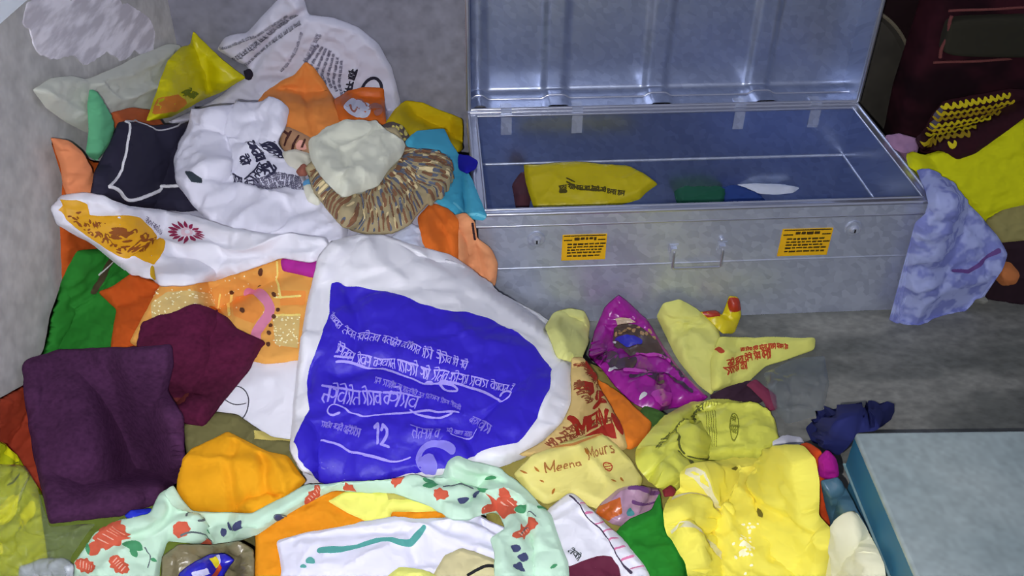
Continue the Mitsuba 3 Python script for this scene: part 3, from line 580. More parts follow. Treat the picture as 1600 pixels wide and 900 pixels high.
k = drape('turquoise_cloth', [(634, 222), (650, 204), (694, 202), (706, 226), (722, 252), (742, 292), (762, 338), (756, 346), (724, 342), (690, 322), (660, 300), (640, 270)], fabric((72, 168, 196)), 'turquoise cloth hanging over the left front corner of the open trunk', 'cloth', t=.010, wr=(.004, .07, 1.0, 3), lift=0)
decal(k, 'hem', line([(706, 322), (722, 336), (758, 341)], 2.6), fabric((112, 196, 214)), label='lighter stitched hem')
k = drape('royal_blue_scrap', [(716, 240), (735, 244), (748, 252), (744, 264), (730, 272), (716, 266)], fabric((22, 22, 150)), 'royal blue scrap at the trunk rim beside the turquoise cloth', 'scrap', t=.008, s=4)
k = drape('white_plastic_scrap', [(612, 372), (640, 348), (662, 358), (676, 388), (660, 400), (620, 392)], plastic((200, 206, 222), .35, .5), 'crinkled white plastic between the woollen hat and the orange cloth', 'plastic bag', t=.010, wr=(.008, .03, .5, 1.5))
k = drape('peach_blouse', [(700, 340), (726, 332), (742, 346), (746, 372), (768, 388), (778, 410), (774, 446), (740, 450), (706, 420)], fabric((226, 154, 106)), 'peach cloth hanging in front of the open trunk at its left end', 'cloth', t=.014, wr=(.008, .05, 1.4, 3), folds=[([(736, 350), (744, 390), (752, 425)], -.010, 6)])
cord(k, 'dark_tie', [(739, 346), (740, 358), (742, 372)], .0022, fabric((52, 34, 40)), label='dark tie cord')
k = drape('orange_cloth', [(652, 340), (672, 318), (700, 326), (716, 345), (716, 395), (714, 424), (680, 410), (660, 380)], fabric((214, 106, 34)), 'orange cloth between the woollen hat and the peach cloth before the trunk', 'cloth', t=.012, wr=(.006, .05, 1.4, 3))
# knitted woollen cap, opened out, with its cream lining
k = drape('woollen_hat', [(478, 262), (490, 300), (512, 330), (534, 356), (570, 366), (612, 366), (640, 352), (660, 328), (668, 318), (675, 323), (682, 311), (690, 314), (694, 300), (701, 302), (700, 288), (708, 286), (702, 274), (710, 266), (700, 258), (702, 250), (690, 250), (686, 243), (672, 240), (640, 238), (620, 200), (540, 200)], fabric((168, 154, 118), .95, .5, .002), 'marled beige and grey ribbed woollen hat left of the trunk', 'hat', t=.024, puff=.018, wr=(.004, .05, .5, 1.5),
          folds=[([(565+a_*70, 262+b_*52), (565+a_*145, 262+b_*108)], .0065, 2.8) for a_, b_ in [(math.cos(q), math.sin(q)) for q in np.linspace(-.35, 2.9, 34)]])
for nm, c, sd in (('beige_stitch', (222, 204, 154), 1), ('slate_stitch', (96, 102, 116), 2), ('brown_stitch', (128, 92, 66), 3)):
    r_ = np.random.default_rng(sd); st = []
    for q in np.linspace(-.45, 3.0, 54):
        for rr in np.arange(58, 156, 8.5):
            if r_.uniform() < .42:
                f = rr+r_.uniform(-2, 2); st.append(line([(565+math.cos(q)*f, 262+math.sin(q)*f*.74), (565+math.cos(q+.012)*(f+8.5), 262+math.sin(q+.012)*(f+8.5)*.74)], 3.2))
    decal(k, nm, unary_union(st), fabric(c, .95, .4, 0), s=4, kind='stuff', lift=.0014+.0006*sd)
cap_k = k
k = drape('cream_lining', [(482, 222), (510, 200), (545, 193), (586, 194), (606, 206), (634, 226), (628, 246), (606, 268), (592, 292), (560, 302), (538, 310), (516, 294), (500, 274), (484, 250)], fabric((212, 214, 194)), None, None, t=.020, puff=.022, parent=cap_k, wr=(.009, .06, .6, 2), folds=[([(520, 292), (545, 282), (575, 292)], .01, 7)])
labels[k] = {'label': 'crumpled cream lining bulging out of the hat'}
k = drape('gold_print_sari', [(203, 536), (226, 492), (250, 446), (330, 436), (442, 402), (500, 412), (492, 560), (420, 570), (360, 560), (240, 560)], fabric((228, 164, 80)), 'pale orange sari with gold print under the maroon shawl and white bag', 'sari', t=.012, wr=(.004, .06, .4, 2))
decal(k, 'gold_band', [Polygon([(240, 478), (262, 462), (320, 458), (330, 476), (280, 490), (240, 515)]), Polygon([(428, 498), (470, 498), (468, 552), (432, 545)])], fabric((214, 184, 112), .45, .2, .0012, .6), label='glittering gold woven band')
r_ = np.random.default_rng(11)
decal(k, 'sequin', [blob((r_.uniform(240, 330), r_.uniform(458, 500)), 1.5, 1.2, 0, .2, i, 8) for i in range(60)] + [blob((r_.uniform(428, 470), r_.uniform(500, 548)), 1.5, 1.2, 0, .2, i, 8) for i in range(50)] + [blob((r_.uniform(300, 440), r_.uniform(425, 500)), 1.3, 1., 0, .2, i, 8) for i in range(50)], fabric((250, 240, 190), .3, 0, 0, .8), s=3, lift=.002, kind='stuff')
decal(k, 'yellow_line', [line([(344, 455), (334, 492)], 3.5), line([(366, 452), (362, 500)], 4), line([(437, 412), (441, 470)], 3), line([(432, 470), (470, 467)], 3), line([(428, 498), (470, 498)], 3)], fabric((240, 218, 120)), lift=.0018)
decal(k, 'pink_ribbon', LineString(curve([(392, 452), (410, 466), (424, 488), (410, 512), (402, 540)])).buffer(8), fabric((214, 130, 158)), lift=.0024, label='pink printed ribbon')
decal(k, 'orange_panel', [Polygon([(372, 458), (398, 458), (414, 490), (398, 510), (368, 500)]), box(440, 460, 478, 482)], fabric((232, 146, 66)))
decal(k, 'dark_dot', [blob(c, 3.6, 3.4, 0, .1, i) for i, c in enumerate([(366, 451), (410, 444), (382, 493), (432, 467), (437, 490), (430, 500), (425, 514), (422, 526), (412, 424), (421, 545)])], ink((92, 52, 30)), lift=.003)
k = drape('magenta_cloth', [(438, 406), (455, 400), (500, 402), (500, 436), (470, 430), (442, 424)], fabric((178, 44, 150)), 'magenta cloth end between the sari and the big blue printed bag', 'cloth', t=.008, s=4)
# white carry bag with a gold border and a flower
k = drape('white_flower_bag', [(80, 322), (96, 306), (130, 300), (160, 305), (200, 322), (240, 326), (300, 336), (360, 356), (420, 366), (510, 372), (520, 396), (486, 412), (440, 404), (350, 436), (290, 448), (250, 447), (238, 437), (205, 430), (140, 380), (88, 350)],
          plastic((224, 224, 232), .5, .4), 'white carry bag with a gold printed border and a maroon flower', 'bag', t=.018, puff=.014, wr=(.005, .08, .2, 2.5),
          folds=[([(250, 400), (340, 400), (470, 375)], .009, 7), ([(262, 412), (360, 412), (480, 395)], -.008, 7)])
gb = decal(k, 'gold_border', Polygon([(84, 328), (98, 312), (120, 308), (134, 314), (136, 330), (170, 330), (200, 342), (222, 366), (240, 394), (256, 402), (252, 418), (244, 426), (228, 422), (180, 394), (110, 352)]).buffer(2).buffer(-1), fabric((216, 160, 24), .55, .1, .0006, .4), label='gold printed border')
r_ = np.random.default_rng(8); pt = []
for i in range(80):
    u_ = r_.uniform(); c = np.array([105, 330])*(1-u_)+np.array([238, 408])*u_+np.array([.5, -.86])*r_.uniform(-16, 20)
    pt.append(leaf(c, r_.uniform(7, 13), r_.uniform(3, 5), r_.uniform(0, 3.1)))
    if i % 3 == 0: pt.append(LineString(curve([c, c+[5, -4], c+[8, 2]], 8)).buffer(.9))
decal(k, 'border_print', unary_union(pt).intersection(Polygon([(90, 330), (120, 318), (134, 334), (198, 346), (248, 404), (238, 416), (190, 396), (110, 348)])), ink((138, 76, 26)), lift=.0022, s=3.5, label='brown floral print on the gold')
decal(k, 'gold_tab', blob((241, 437), 6, 8), fabric((200, 164, 30)))
fl = [leaf((302+math.cos(q)*20, 374+math.sin(q)*14.5), 19, 5.4, math.atan2(math.sin(q)*.74, math.cos(q))) for q in np.linspace(0, 2*np.pi, 16, endpoint=False)]
for p_ in fl: decal(k, 'petal', p_, ink((140, 40, 76)), s=3)
decal(k, 'flower_heart', Point(302, 373).buffer(7).difference(Point(302, 373).buffer(3.2)), fabric((226, 196, 206)), s=3, lift=.002)
decal(k, 'small_lettering', script_line([(212, 341), (228, 352), (240, 366), (250, 378)], 9, 131, .16, bar=False, gap=.1), ink((118, 112, 130)), s=3, label='small slanted lettering')
# purple and maroon shawls
scene['tex_maroon'] = mikit.proc(lambda p, n, uv: mix((.056, .007, .021), (.100, .010, .042), fbm(p.x*9, p.y*9, 0, 3)) * (.75+.5*fbm(p.x*160, p.y*160, p.z*160, 2)))
scene['tex_purple'] = mikit.proc(lambda p, n, uv: mix((.048, .014, .046), (.073, .023, .069), fbm(p.x*8, p.y*8, 3.0, 3)) * (.7+.6*fbm(p.x*170, p.y*170, p.z*170, 2)))
k = drape('maroon_shawl', [(216, 540), (222, 510), (262, 494), (302, 478), (356, 496), (372, 516), (416, 534), (388, 580), (348, 630), (318, 668), (300, 664), (240, 650), (225, 600)], fabric((0, 0, 1), .95, .12, .0016, .15, 'tex_maroon'), 'folded maroon woollen shawl over the gold print sari', 'shawl', t=.022, puff=.02, wr=(.006, .09, .9, 2.5), folds=[([(300, 590), (380, 545)], .006, 14), ([(232, 560), (300, 520), (350, 505)], .006, 10)])
decal(k, 'faded_patch', blob((278, 630), 36, 24, -.3, .25, 4), fabric((104, 46, 44), .95, .4, .0016, .15), label='brownish faded patch')
k = drape('purple_shawl', [(34, 572), (40, 562), (90, 546), (160, 543), (235, 541), (268, 538), (272, 570), (262, 610), (286, 650), (288, 720), (280, 752), (248, 786), (200, 806), (140, 812), (78, 820), (66, 770), (50, 700), (40, 630)], fabric((0, 0, 2), .95, .12, .0016, .15, 'tex_purple'), 'flat purple woollen shawl at the left front of the heap', 'shawl', t=.022, puff=.012, wr=(.002, .11, .7, 2.5), sm=.03, relax=40, sig=4)
# mustard cloth
k = drape('mustard_cloth', [(284, 738), (286, 716), (300, 702), (356, 674), (372, 682), (420, 706), (450, 712), (478, 752), (440, 790), (400, 806), (330, 806), (296, 800), (286, 770)], fabric((226, 158, 18)), 'mustard yellow cloth in front of the olive cloth beside the purple shawl', 'cloth', t=.020, puff=.02, wr=(.004, .10, 1.0, 1.6),
          folds=[([(295, 722), (340, 726), (400, 735)], .007, 8), ([(372, 700), (362, 740), (375, 790)], -.007, 7), ([(410, 720), (420, 760), (440, 790)], -.009, 7), ([(430, 728), (452, 770)], .008, 7)])
# --- the big blue printed bag in the middle
k = drape('blue_printed_bag', [(498, 400), (520, 376), (560, 366), (600, 368), (646, 384), (700, 396), (738, 420), (770, 452), (838, 488), (900, 530), (900, 590), (896, 640), (870, 676), (820, 716), (786, 730), (700, 748), (590, 754), (510, 752), (470, 736), (452, 704), (458, 640), (466, 560), (478, 480)],
          plastic((226, 226, 230), .5, .4, .0007), 'large white carry bag with a big blue printed panel in the middle of the heap', 'bag', t=.022, puff=.035, wr=(.007, .10, .35, 2.4), sig=5, wob=1.0, s=5,
          folds=[([(560, 372), (580, 420), (620, 450)], .008, 10), ([(640, 400), (690, 430), (760, 470)], -.008, 9), ([(720, 440), (800, 500), (850, 560)], .008, 9), ([(500, 430), (492, 520), (486, 620)], -.008, 7),
                 ([(540, 460), (560, 520), (555, 560)], -.010, 12), ([(530, 600), (600, 590), (690, 620)], -.012, 14), ([(640, 690), (690, 700), (730, 740)], .010, 12), ([(840, 660), (870, 600), (880, 560)], .006, 8), ([(700, 530), (740, 560), (820, 570)], .008, 14)])
blue = decal(k, 'print_panel', Polygon([(509, 446), (540, 456), (600, 478), (650, 498), (700, 510), (718, 509), (760, 520), (800, 542), (822, 566), (856, 602), (848, 634), (832, 670), (800, 704), (768, 716), (700, 742), (600, 752), (480, 748), (462, 720), (456, 702), (486, 652), (481, 610), (487, 560), (505, 505)]), plastic((50, 34, 186), .5, .35, .0007), s=3.4, lift=.0022, label='royal blue printed panel')
wi = ink((164, 152, 232)); L2_ = .0036
decal(k, 'script', [script_line([(516, 506), (540, 532), (612, 552), (660, 572), (724, 588)], 12, 71, .14), script_line([(528, 556), (560, 572), (625, 586), (680, 598), (740, 612), (800, 626)], 13, 72, .14)], wi, lift=L2_, s=4, label='two lines of white script')
decal(k, 'bold_script', script_line([(508, 618), (560, 628), (610, 628), (662, 640)], 24, 73, .12, gap=.12), ink((144, 132, 222)), lift=L2_, s=4, label='line of bold pale script')
for g_ in [script_line([(590, 610), (650, 628), (722, 652)], 8, 74, .17), script_line([(732, 664), (752, 678), (776, 690)], 12, 75, .17), script_line([(504, 672), (575, 694)], 10, 76, .18), script_line([(694, 688), (745, 696)], 9, 77, .18), script_line([(640, 684), (690, 692)], 15, 78, .14)]: decal(k, 'small_script', g_, ink((124, 112, 208)), lift=L2_, s=4)
decal(k, 'numeral', word('12', (588, 682), (20, 4), (-2, 26), 4), ink((150, 140, 224)), lift=L2_, s=3, label='large pale numeral')
sw = [LineString(curve([(526, 580), (555, 583), (600, 598), (640, 607), (664, 616), (700, 617), (712, 628), (690, 622), (684, 614), (720, 622), (762, 640), (786, 650), (797, 644), (786, 634), (772, 640)], 120)).buffer(1.7), LineString([(522, 572), (552, 576)]).buffer(1.5), blob((670, 614), 7, 4, .3)]
sw += [LineString(curve([(532, 662), (514, 654), (518, 648), (545, 660), (590, 668), (640, 664), (680, 662), (712, 662)], 60)).buffer(1.3), LineString(curve([(640, 660), (660, 668), (700, 664)], 30)).buffer(1.1), LineString(curve([(700, 700), (740, 702), (752, 692)], 20)).buffer(1.2), LineString(curve([(502, 706), (560, 722), (610, 732), (642, 730)], 30)).buffer(1.6)]
decal(k, 'flourish', sw, wi, lift=L2_, s=3, label='white swirling flourishes')
decal(k, 'faded_ring', [LineString(curve([(668, 742), (656, 728), (664, 714), (688, 714), (704, 724)], 40)).buffer(5), blob((672, 738), 12, 9, .4, .3, 6)], ink((128, 120, 214)), lift=L2_, label='pale ring mark')
decal(k, 'pale_smudge', [blob((530, 738), 30, 11, .2, .3, 9).difference(blob((560, 738), 16, 8, 0, .3, 2))], ink((92, 84, 190)), lift=.002)

# --- in front: scarf, shirt and packets
k = drape('pale_yellow_end', [(512, 784), (540, 768), (600, 760), (660, 764), (720, 780), (690, 800), (612, 800), (608, 818), (570, 815), (540, 800)], fabric((232, 232, 112)), 'pale lemon cloth end under the floral scarf', 'cloth', t=.008)
decal(k, 'olive_part', Polygon([(600, 768), (664, 766), (672, 780), (640, 788), (608, 786)]), fabric((196, 188, 92)))
k = drape('white_striped_shirt', [(432, 844), (470, 834), (560, 818), (620, 808), (650, 810), (700, 808), (750, 808), (792, 826), (806, 860), (800, 1040), (430, 1040), (440, 890)], fabric((222, 222, 236)), 'white shirt with a sea green stripe at the lower edge of the picture', 'shirt', t=.016, puff=.01, wr=(.007, .07, .2, 2.5), sig=4,
          folds=[([(640, 815), (700, 850), (775, 880)], .008, 6), ([(690, 818), (780, 856)], .009, 4), ([(712, 812), (795, 846)], -.009, 4), ([(470, 850), (560, 838), (640, 828)], -.006, 7), ([(600, 830), (640, 840), (650, 890)], -.007, 8)])
decal(k, 'green_stripe', LineString(curve([(508, 870), (530, 869), (580, 858), (600, 853), (636, 857), (650, 848), (662, 834)])).buffer(4.2), fabric((84, 158, 150)), label='sea green stripe')
decal(k, 'green_mark', [blob((495, 888), 9, 6), blob((482, 897), 6, 3)], fabric((92, 164, 156)))
k = drape('cream_beige_cloth', [(676, 900), (694, 868), (722, 856), (770, 872), (790, 890), (790, 1040), (670, 1040)], fabric((196, 188, 142)), 'beige cloth with a black cord at the lower edge beside the floral scarf', 'cloth', t=.012)
cord(k, 'black_cord', [(732, 902), (748, 893), (768, 889), (784, 889)], .0022, fabric((28, 28, 32)), label='black cord')
k = drape('lemon_cloth', [(600, 905), (625, 886), (660, 890), (684, 900), (684, 1040), (600, 1040)], fabric((226, 228, 120)), 'lemon cloth corner at the bottom edge before the white shirt', 'cloth', t=.010)
k = drape('blue_brush_handle', [(194, 806), (204, 798), (236, 795), (240, 801), (204, 814)], plastic((34, 52, 196), .35), 'blue plastic strip below the purple shawl', 'plastic strip', t=.010, sig=1.2, s=3, w=6)
# magenta packet and the pale yellow cloths beside the trunk
k = drape('pale_green_cloth', [(852, 510), (862, 490), (892, 482), (914, 486), (922, 505), (918, 540), (905, 570), (870, 560)], fabric((208, 210, 128)), 'pale yellow green cloth between the blue printed bag and the magenta packet', 'cloth', t=.014, puff=.012)
k = drape('pale_yellow_shirt', [(1026, 496), (1036, 474), (1062, 468), (1090, 484), (1122, 510), (1128, 540), (1124, 590), (1112, 618), (1090, 600), (1058, 560)], fabric((218, 218, 118)), 'pale yellow cloth standing up behind the magenta packet', 'cloth', t=.016, puff=.02, wr=(.010, .06, 1.2, 2.5))
k = drape('red_print_yellow_cloth', [(1112, 612), (1110, 560), (1124, 526), (1180, 528), (1274, 528), (1272, 546), (1236, 560), (1196, 572), (1170, 596), (1140, 606)], fabric((222, 222, 112)), 'pale yellow cloth with red print stretched over the bare floor', 'cloth', t=.012, puff=.008, wr=(.006, .06, .0, 3), folds=[([(1125, 560), (1190, 552), (1260, 540)], .007, 6)])
decal(k, 'red_print', [script_line([(1128, 570), (1160, 566), (1210, 556)], 9, 81, .22), script_line([(1124, 582), (1165, 574)], 11, 82, .2), line([(1118, 550), (1122, 560)], 5), script_line([(1150, 556), (1230, 550)], 5, 83, .25)], ink((186, 70, 36)), s=3, label='red print')
k = drape('red_yellow_packet', [(1094, 488), (1118, 486), (1128, 494), (1140, 462), (1154, 464), (1158, 492), (1148, 520), (1130, 522), (1112, 506)], plastic((214, 196, 20), .4), 'small twisted yellow packet with red tips before the trunk', 'packet', t=.010, puff=.008, sig=2, s=4)
decal(k, 'red_tip', [Polygon([(1090, 484), (1120, 484), (1118, 498), (1098, 496)]), Polygon([(1136, 458), (1158, 458), (1156, 482), (1138, 484)])], plastic((166, 50, 24), .4), s=3, label='red tip')
k = drape('dark_maroon_scrap', [(1108, 618), (1140, 604), (1170, 594), (1196, 604), (1192, 628), (1150, 632), (1118, 630)], fabric((56, 34, 48)), 'dark maroon scrap under the red printed pale yellow cloth', 'scrap', t=.008)
k = drape('pink_scrap', [(1166, 600), (1180, 592), (1194, 604), (1212, 618), (1214, 640), (1202, 642), (1190, 625)], fabric((122, 48, 72)), 'small pink and maroon rag on the floor behind the lime printed bag', 'rag', t=.007, s=4)
pl = 'mat_clear'
scene['mat_clear_grey'] = {'type': 'blendbsdf', 'weight': .09, 'bsdf_0': {'type': 'thindielectric', 'int_ior': 1.45}, 'bsdf_1': {'type': 'twosided', 'bsdf': {'type': 'principled', 'base_color': rgb((150, 176, 190)), 'roughness': .35, 'specular': .8}}}
scene[pl] = {'type': 'blendbsdf', 'weight': .06, 'bsdf_0': {'type': 'thindielectric', 'int_ior': 1.45}, 'bsdf_1': {'type': 'twosided', 'bsdf': {'type': 'principled', 'base_color': rgb((214, 224, 206)), 'roughness': .3, 'specular': .9}}}
k = drape('magenta_packet', [(966, 460), (984, 474), (1012, 500), (1036, 540), (1060, 575), (1106, 622), (1080, 634), (1040, 640), (1018, 646), (990, 632), (962, 606), (944, 584), (920, 556), (930, 516), (944, 482)], plastic((150, 26, 138), .28, .6, .0004), 'glossy magenta packet with a picture panel behind the lime printed bag', 'packet', t=.018, puff=.014, wr=(.009, .045, .6, 2.5),
          folds=[([(950, 580), (1010, 590), (1060, 600)], -.01, 6), ([(980, 610), (1040, 600)], .008, 5)])
decal(k, 'picture_panel', Polygon([(966, 496), (990, 508), (1028, 544), (1054, 580), (1020, 566), (980, 574), (950, 556), (956, 520)]), plastic((74, 58, 50), .3, .5), label='dark picture panel')
r_ = np.random.default_rng(21)
decal(k, 'gold_figures', [blob((960+i*7, 520+abs(i-4)*2+r_.uniform(-6, 10)), 3.2, 5.5, r_.uniform(-.6, .6), .3, i, 12) for i in range(10)], plastic((170, 136, 88), .35), lift=.002, s=3, label='gold figures')
decal(k, 'blue_patch', blob((982, 548), 22, 9, .05, .2, 3), plastic((36, 36, 168), .3), lift=.0024, label='blue patch')
decal(k, 'pale_top', Polygon([(958, 492), (972, 488), (990, 500), (975, 502), (960, 506)]), plastic((200, 178, 150), .35), lift=.0022, s=3)
decal(k, 'dark_streak', [line([(930, 560), (960, 582), (985, 580)], 10), line([(1000, 596), (1040, 600), (1080, 622)], 7), line([(975, 600), (1020, 612)], 4), line([(1040, 566), (1070, 600)], 6)], plastic((62, 40, 62), .3), lift=.0018)
decal(k, 'pink_highlight', [line([(992, 572), (1030, 566), (1046, 574)], 6), blob((1024, 632), 12, 9, .2, .3, 5), line([(968, 590), (1010, 604)], 5)], plastic((196, 60, 176), .25), lift=.0021)
decal(k, 'clear_glint', [blob((952, 552), 7, 3), blob((955, 584), 7, 3), blob((1000, 630), 6, 3)], plastic((206, 206, 206), .3), lift=.0026, s=3)
k = drape('green_scrap', [(996, 650), (1005, 634), (1030, 642), (1048, 654), (1030, 668), (1006, 668)], fabric((62, 96, 40)), 'small green scrap under the tip of the magenta packet', 'scrap', t=.008, s=4)
k = drape('clear_plastic_sheet', [(1192, 584), (1236, 562), (1288, 556), (1296, 600), (1284, 648), (1230, 664), (1210, 640)], 'mat_clear_grey', 'thin clear greyish plastic sheet on the floor behind the navy cloth', 'plastic sheet', t=.010, wr=(.010, .05, .4, 1.6), sheet_only=True, ground=False)
# red and tan printed bag, orange cloth, pale packet
k = drape('orange_pouch', [(930, 590), (950, 604), (975, 622), (1000, 642), (1018, 662), (1010, 690), (985, 704), (955, 690), (940, 640)], fabric((224, 122, 34)), 'orange pouch between the red printed bag and the lime printed bag', 'pouch', t=.016, puff=.012)
k = drape('red_printed_bag', [(893, 560), (910, 558), (924, 580), (934, 600), (952, 632), (972, 668), (980, 700), (940, 720), (860, 715), (810, 712), (850, 690), (880, 662), (894, 630)], fabric((206, 178, 112)), 'tan bag with red printed letters right of the blue printed bag', 'bag', t=.014, puff=.012)
rd = ink((156, 40, 26))
decal(k, 'red_print', [blob((908, 572), 10, 8, 0, .4, 1), blob((914, 590), 14, 9, .5, .4, 2), blob((905, 612), 8, 10, 0, .4, 3), blob((918, 626), 6, 8, .4, .4, 4), blob((930, 640), 20, 6, -.1, .4, 5), blob((940, 626), 6, 10, .4, .3, 6), Polygon([(845, 700), (880, 690), (930, 682), (960, 672), (966, 690), (930, 694), (860, 710)]), blob((965, 670), 5, 16, -.4, .3, 7)], rd, s=4, label='red floral print')
decal(k, 'brown_print', [script_line([(846, 688), (880, 676), (930, 668), (962, 664)], 9, 111, .2), script_line([(900, 566), (912, 590), (934, 622)], 9, 112, .22), script_line([(896, 600), (908, 632)], 8, 113, .22), line([(925, 590), (950, 628), (968, 664)], 3), line([(940, 606), (962, 640), (980, 676)], 2.5), script_line([(868, 676), (885, 662)], 7, 114, .2)], ink((132, 70, 40)), s=3)
decal(k, 'lettering', word('MENV', (884, 654), (20, -.5), (4, 25), 5), rd, s=3, lift=.002, label='red capital letters')
k = drape('meena_packet', [(802, 742), (830, 712), (870, 696), (938, 677), (952, 686), (984, 716), (1004, 748), (992, 790), (960, 800), (930, 796), (890, 776), (852, 790), (824, 772)], fabric((222, 212, 120), .6, .1, .0005, .35), 'pale yellow packet with maroon lettering before the tan printed bag', 'packet', t=.014, puff=.012, wr=(.004, .08, .6, 2), folds=[([(886, 690), (915, 720), (950, 770)], .006, 7)])
br = ink((168, 112, 56))
decal(k, 'lettering', [word('Meena', (846, 716), (13.5, -1.6), (2, 15), 2.0), word('Mours', (903, 700), (13, -1.4), (3, 15), 1.9)], br, s=2.5, label='maroon lettering')
e0 = affinity.rotate(affinity.scale(Point(941, 735).buffer(1), 8, 12), -20); decal(k, 'emblem', [e0.difference(affinity.scale(e0, .78, .78)), line([(936, 730), (946, 727)], 2), line([(936, 737), (947, 733)], 2), line([(937, 743), (946, 740)], 2)], ink((176, 62, 34)), s=2.5, label='round red emblem')
decal(k, 'leaf_print', [leaf(c, 11, 4, a_) for c, a_ in (((836, 724), .9), ((816, 736), .2), ((842, 755), .8), ((902, 704), .9), ((968, 762), .9), ((955, 766), .3), ((862, 776), 1.9))], ink((176, 112, 40)), s=2.5)
decal(k, 'orange_hem', line([(852, 702), (900, 692), (938, 679)], 2.5), fabric((206, 140, 70)), s=3)
k = drape('silver_mauve_foil', [(928, 800), (944, 782), (966, 764), (984, 758), (1030, 764), (1034, 790), (1020, 810), (985, 824), (955, 818)], plastic((168, 132, 152), .22, .8, .0006), 'crinkled mauve foil wrapper beside the green cloth', 'wrapper', t=.010, wr=(.008, .03, .5, 1.6), s=4)
decal(k, 'purple_band', [line([(980, 768), (1030, 776)], 7), line([(984, 786), (1020, 790)], 4)], plastic((104, 62, 112), .25), s=3)
decal(k, 'orange_end', Polygon([(934, 792), (966, 782), (968, 800), (950, 814), (932, 802)]), plastic((186, 92, 34), .3), s=3, label='orange printed end')
decal(k, 'teal_dot', blob((980, 800), 6, 7), plastic((74, 140, 140), .3), s=3)
k = drape('green_sheet', [(962, 830), (985, 812), (1018, 798), (1030, 770), (1040, 830), (1064, 862), (1110, 1040), (1000, 1040), (985, 880)], fabric((34, 128, 36)), 'green felt sheet between the pink striped bag and the yellow cloth', 'cloth', t=.012, puff=.008)
k = drape('white_striped_bag', [(852, 800), (888, 772), (900, 774), (940, 812), (978, 850), (1006, 882), (1016, 900), (1016, 1040), (860, 1040), (840, 880)], plastic((228, 228, 234), .5, .4), 'white bag with a pink ladder striped edge and maroon label at the lower edge', 'bag', t=.014, puff=.010)
decal(k, 'dark_edge_line', line([(888, 776), (920, 812), (950, 848), (976, 884), (990, 905)], 3.6), ink((62, 54, 74)), s=3, label='dark edge line')
for i in range(8):
    a_ = np.array([908, 792])*(1-i/7)+np.array([990, 898])*i/7; decal(k, 'pink_stripe', line([a_, a_+[14, -8]], 3.2), ink((208, 120, 156)), s=3)
decal(k, 'maroon_label', Polygon([(872, 905), (880, 896), (930, 882), (954, 882), (968, 894), (972, 912), (872, 940)]).buffer(2), ink((98, 32, 56)), s=4, label='maroon label')
decal(k, 'small_motif', [script_line([(889, 866), (896, 872), (908, 882)], 11, 91, .16), script_line([(860, 886), (874, 884)], 7, 92, .18)], ink((56, 66, 70)), s=3)
# lime printed plastic bag and the big yellow cloth at the right
k = drape('lime_printed_bag', [(992, 706), (1012, 680), (1036, 652), (1070, 632), (1112, 624), (1160, 628), (1196, 646), (1213, 668), (1218, 704), (1190, 722), (1120, 730), (1070, 750), (1056, 772), (1022, 760), (996, 730)], plastic((212, 214, 84), .36, .5, .0005), 'lime yellow plastic bag with black print on top of the yellow cloth', 'bag', t=.026, puff=.035, wr=(.008, .05, .2, 2), sig=4,
          folds=[([(1130, 650), (1180, 656), (1210, 668)], .008, 5), ([(1050, 660), (1110, 655)], -.008, 6), ([(1050, 690), (1060, 730)], -.010, 7)])
gk = ink((92, 96, 40))
for g_ in (script_line([(1026, 692), (1036, 672), (1056, 656), (1084, 646)], 14, 94, .16), script_line([(1070, 652), (1092, 644)], 13, 95, .16), line([(1148, 642), (1168, 650), (1158, 653), (1146, 649)], 3), script_line([(1004, 716), (1012, 694), (1022, 680)], 8, 96, .16)): decal(k, 'black_print', g_, gk, s=3)
decal(k, 'fine_print', [line([(1098+i*3.6, 664), (1101+i*3.6, 718)], 1.0) for i in range(5)] + [LineString(Point(1142, 692).buffer(1).exterior.coords)] + [affinity.scale(Point(1142, 690).buffer(9), .9, 2.2).difference(affinity.scale(Point(1142, 690).buffer(9), .7, 2.0)), script_line([(1137, 676), (1150, 678)], 8, 97, .2), script_line([(1136, 692), (1150, 694)], 8, 98, .2)] + [line([(1090+i*5, 634), (1092+i*5, 650)], 1.2) for i in range(6)], ink((132, 136, 40)), s=3, label='fine print and oval seal')
decal(k, 'dark_twist', [line([(1040, 694), (1048, 704), (1044, 714)], 3), line([(1050, 706), (1046, 718), (1056, 724)], 3), line([(1048, 726), (1060, 734), (1064, 744)], 3.5), line([(1060, 726), (1078, 724)], 2.5)], gk, s=3)
k = drape('white_net_cloth', [(1206, 690), (1228, 680), (1252, 684), (1262, 704), (1240, 720), (1212, 716)], fabric((206, 206, 214)), 'small white cloth tip behind the big yellow cloth', 'cloth', t=.010, s=4)
k = drape('navy_cloth', [(1258, 668), (1272, 656), (1310, 652), (1340, 656), (1362, 650), (1384, 640), (1392, 656), (1366, 672), (1340, 676), (1322, 700), (1308, 712), (1292, 700), (1270, 690)], fabric((30, 36, 88)), 'crumpled navy blue cloth at the back corner of the closed trunk', 'cloth', t=.022, puff=.018, wr=(.022, .045, .3, 1.6))
k = drape('red_orange_scrap', [(1250, 694), (1262, 690), (1282, 704), (1290, 760), (1300, 820), (1280, 830), (1270, 760)], fabric((190, 66, 22)), 'thin red orange strip along the right edge of the big yellow cloth', 'scrap', t=.008, s=4)
k = drape('magenta_scrap', [(1278, 716), (1292, 702), (1306, 716), (1312, 742), (1296, 750), (1280, 744)], fabric((150, 18, 120)), 'small magenta cloth between the yellow cloth and the closed trunk', 'cloth', t=.012, s=4)
k = drape('grey_blue_sack', [(1282, 752), (1312, 746), (1340, 800), (1356, 830), (1330, 860), (1306, 840), (1292, 800)], plastic((62, 96, 112), .4, .5), 'grey blue plastic sack beside the closed trunk wall', 'sack', t=.014)
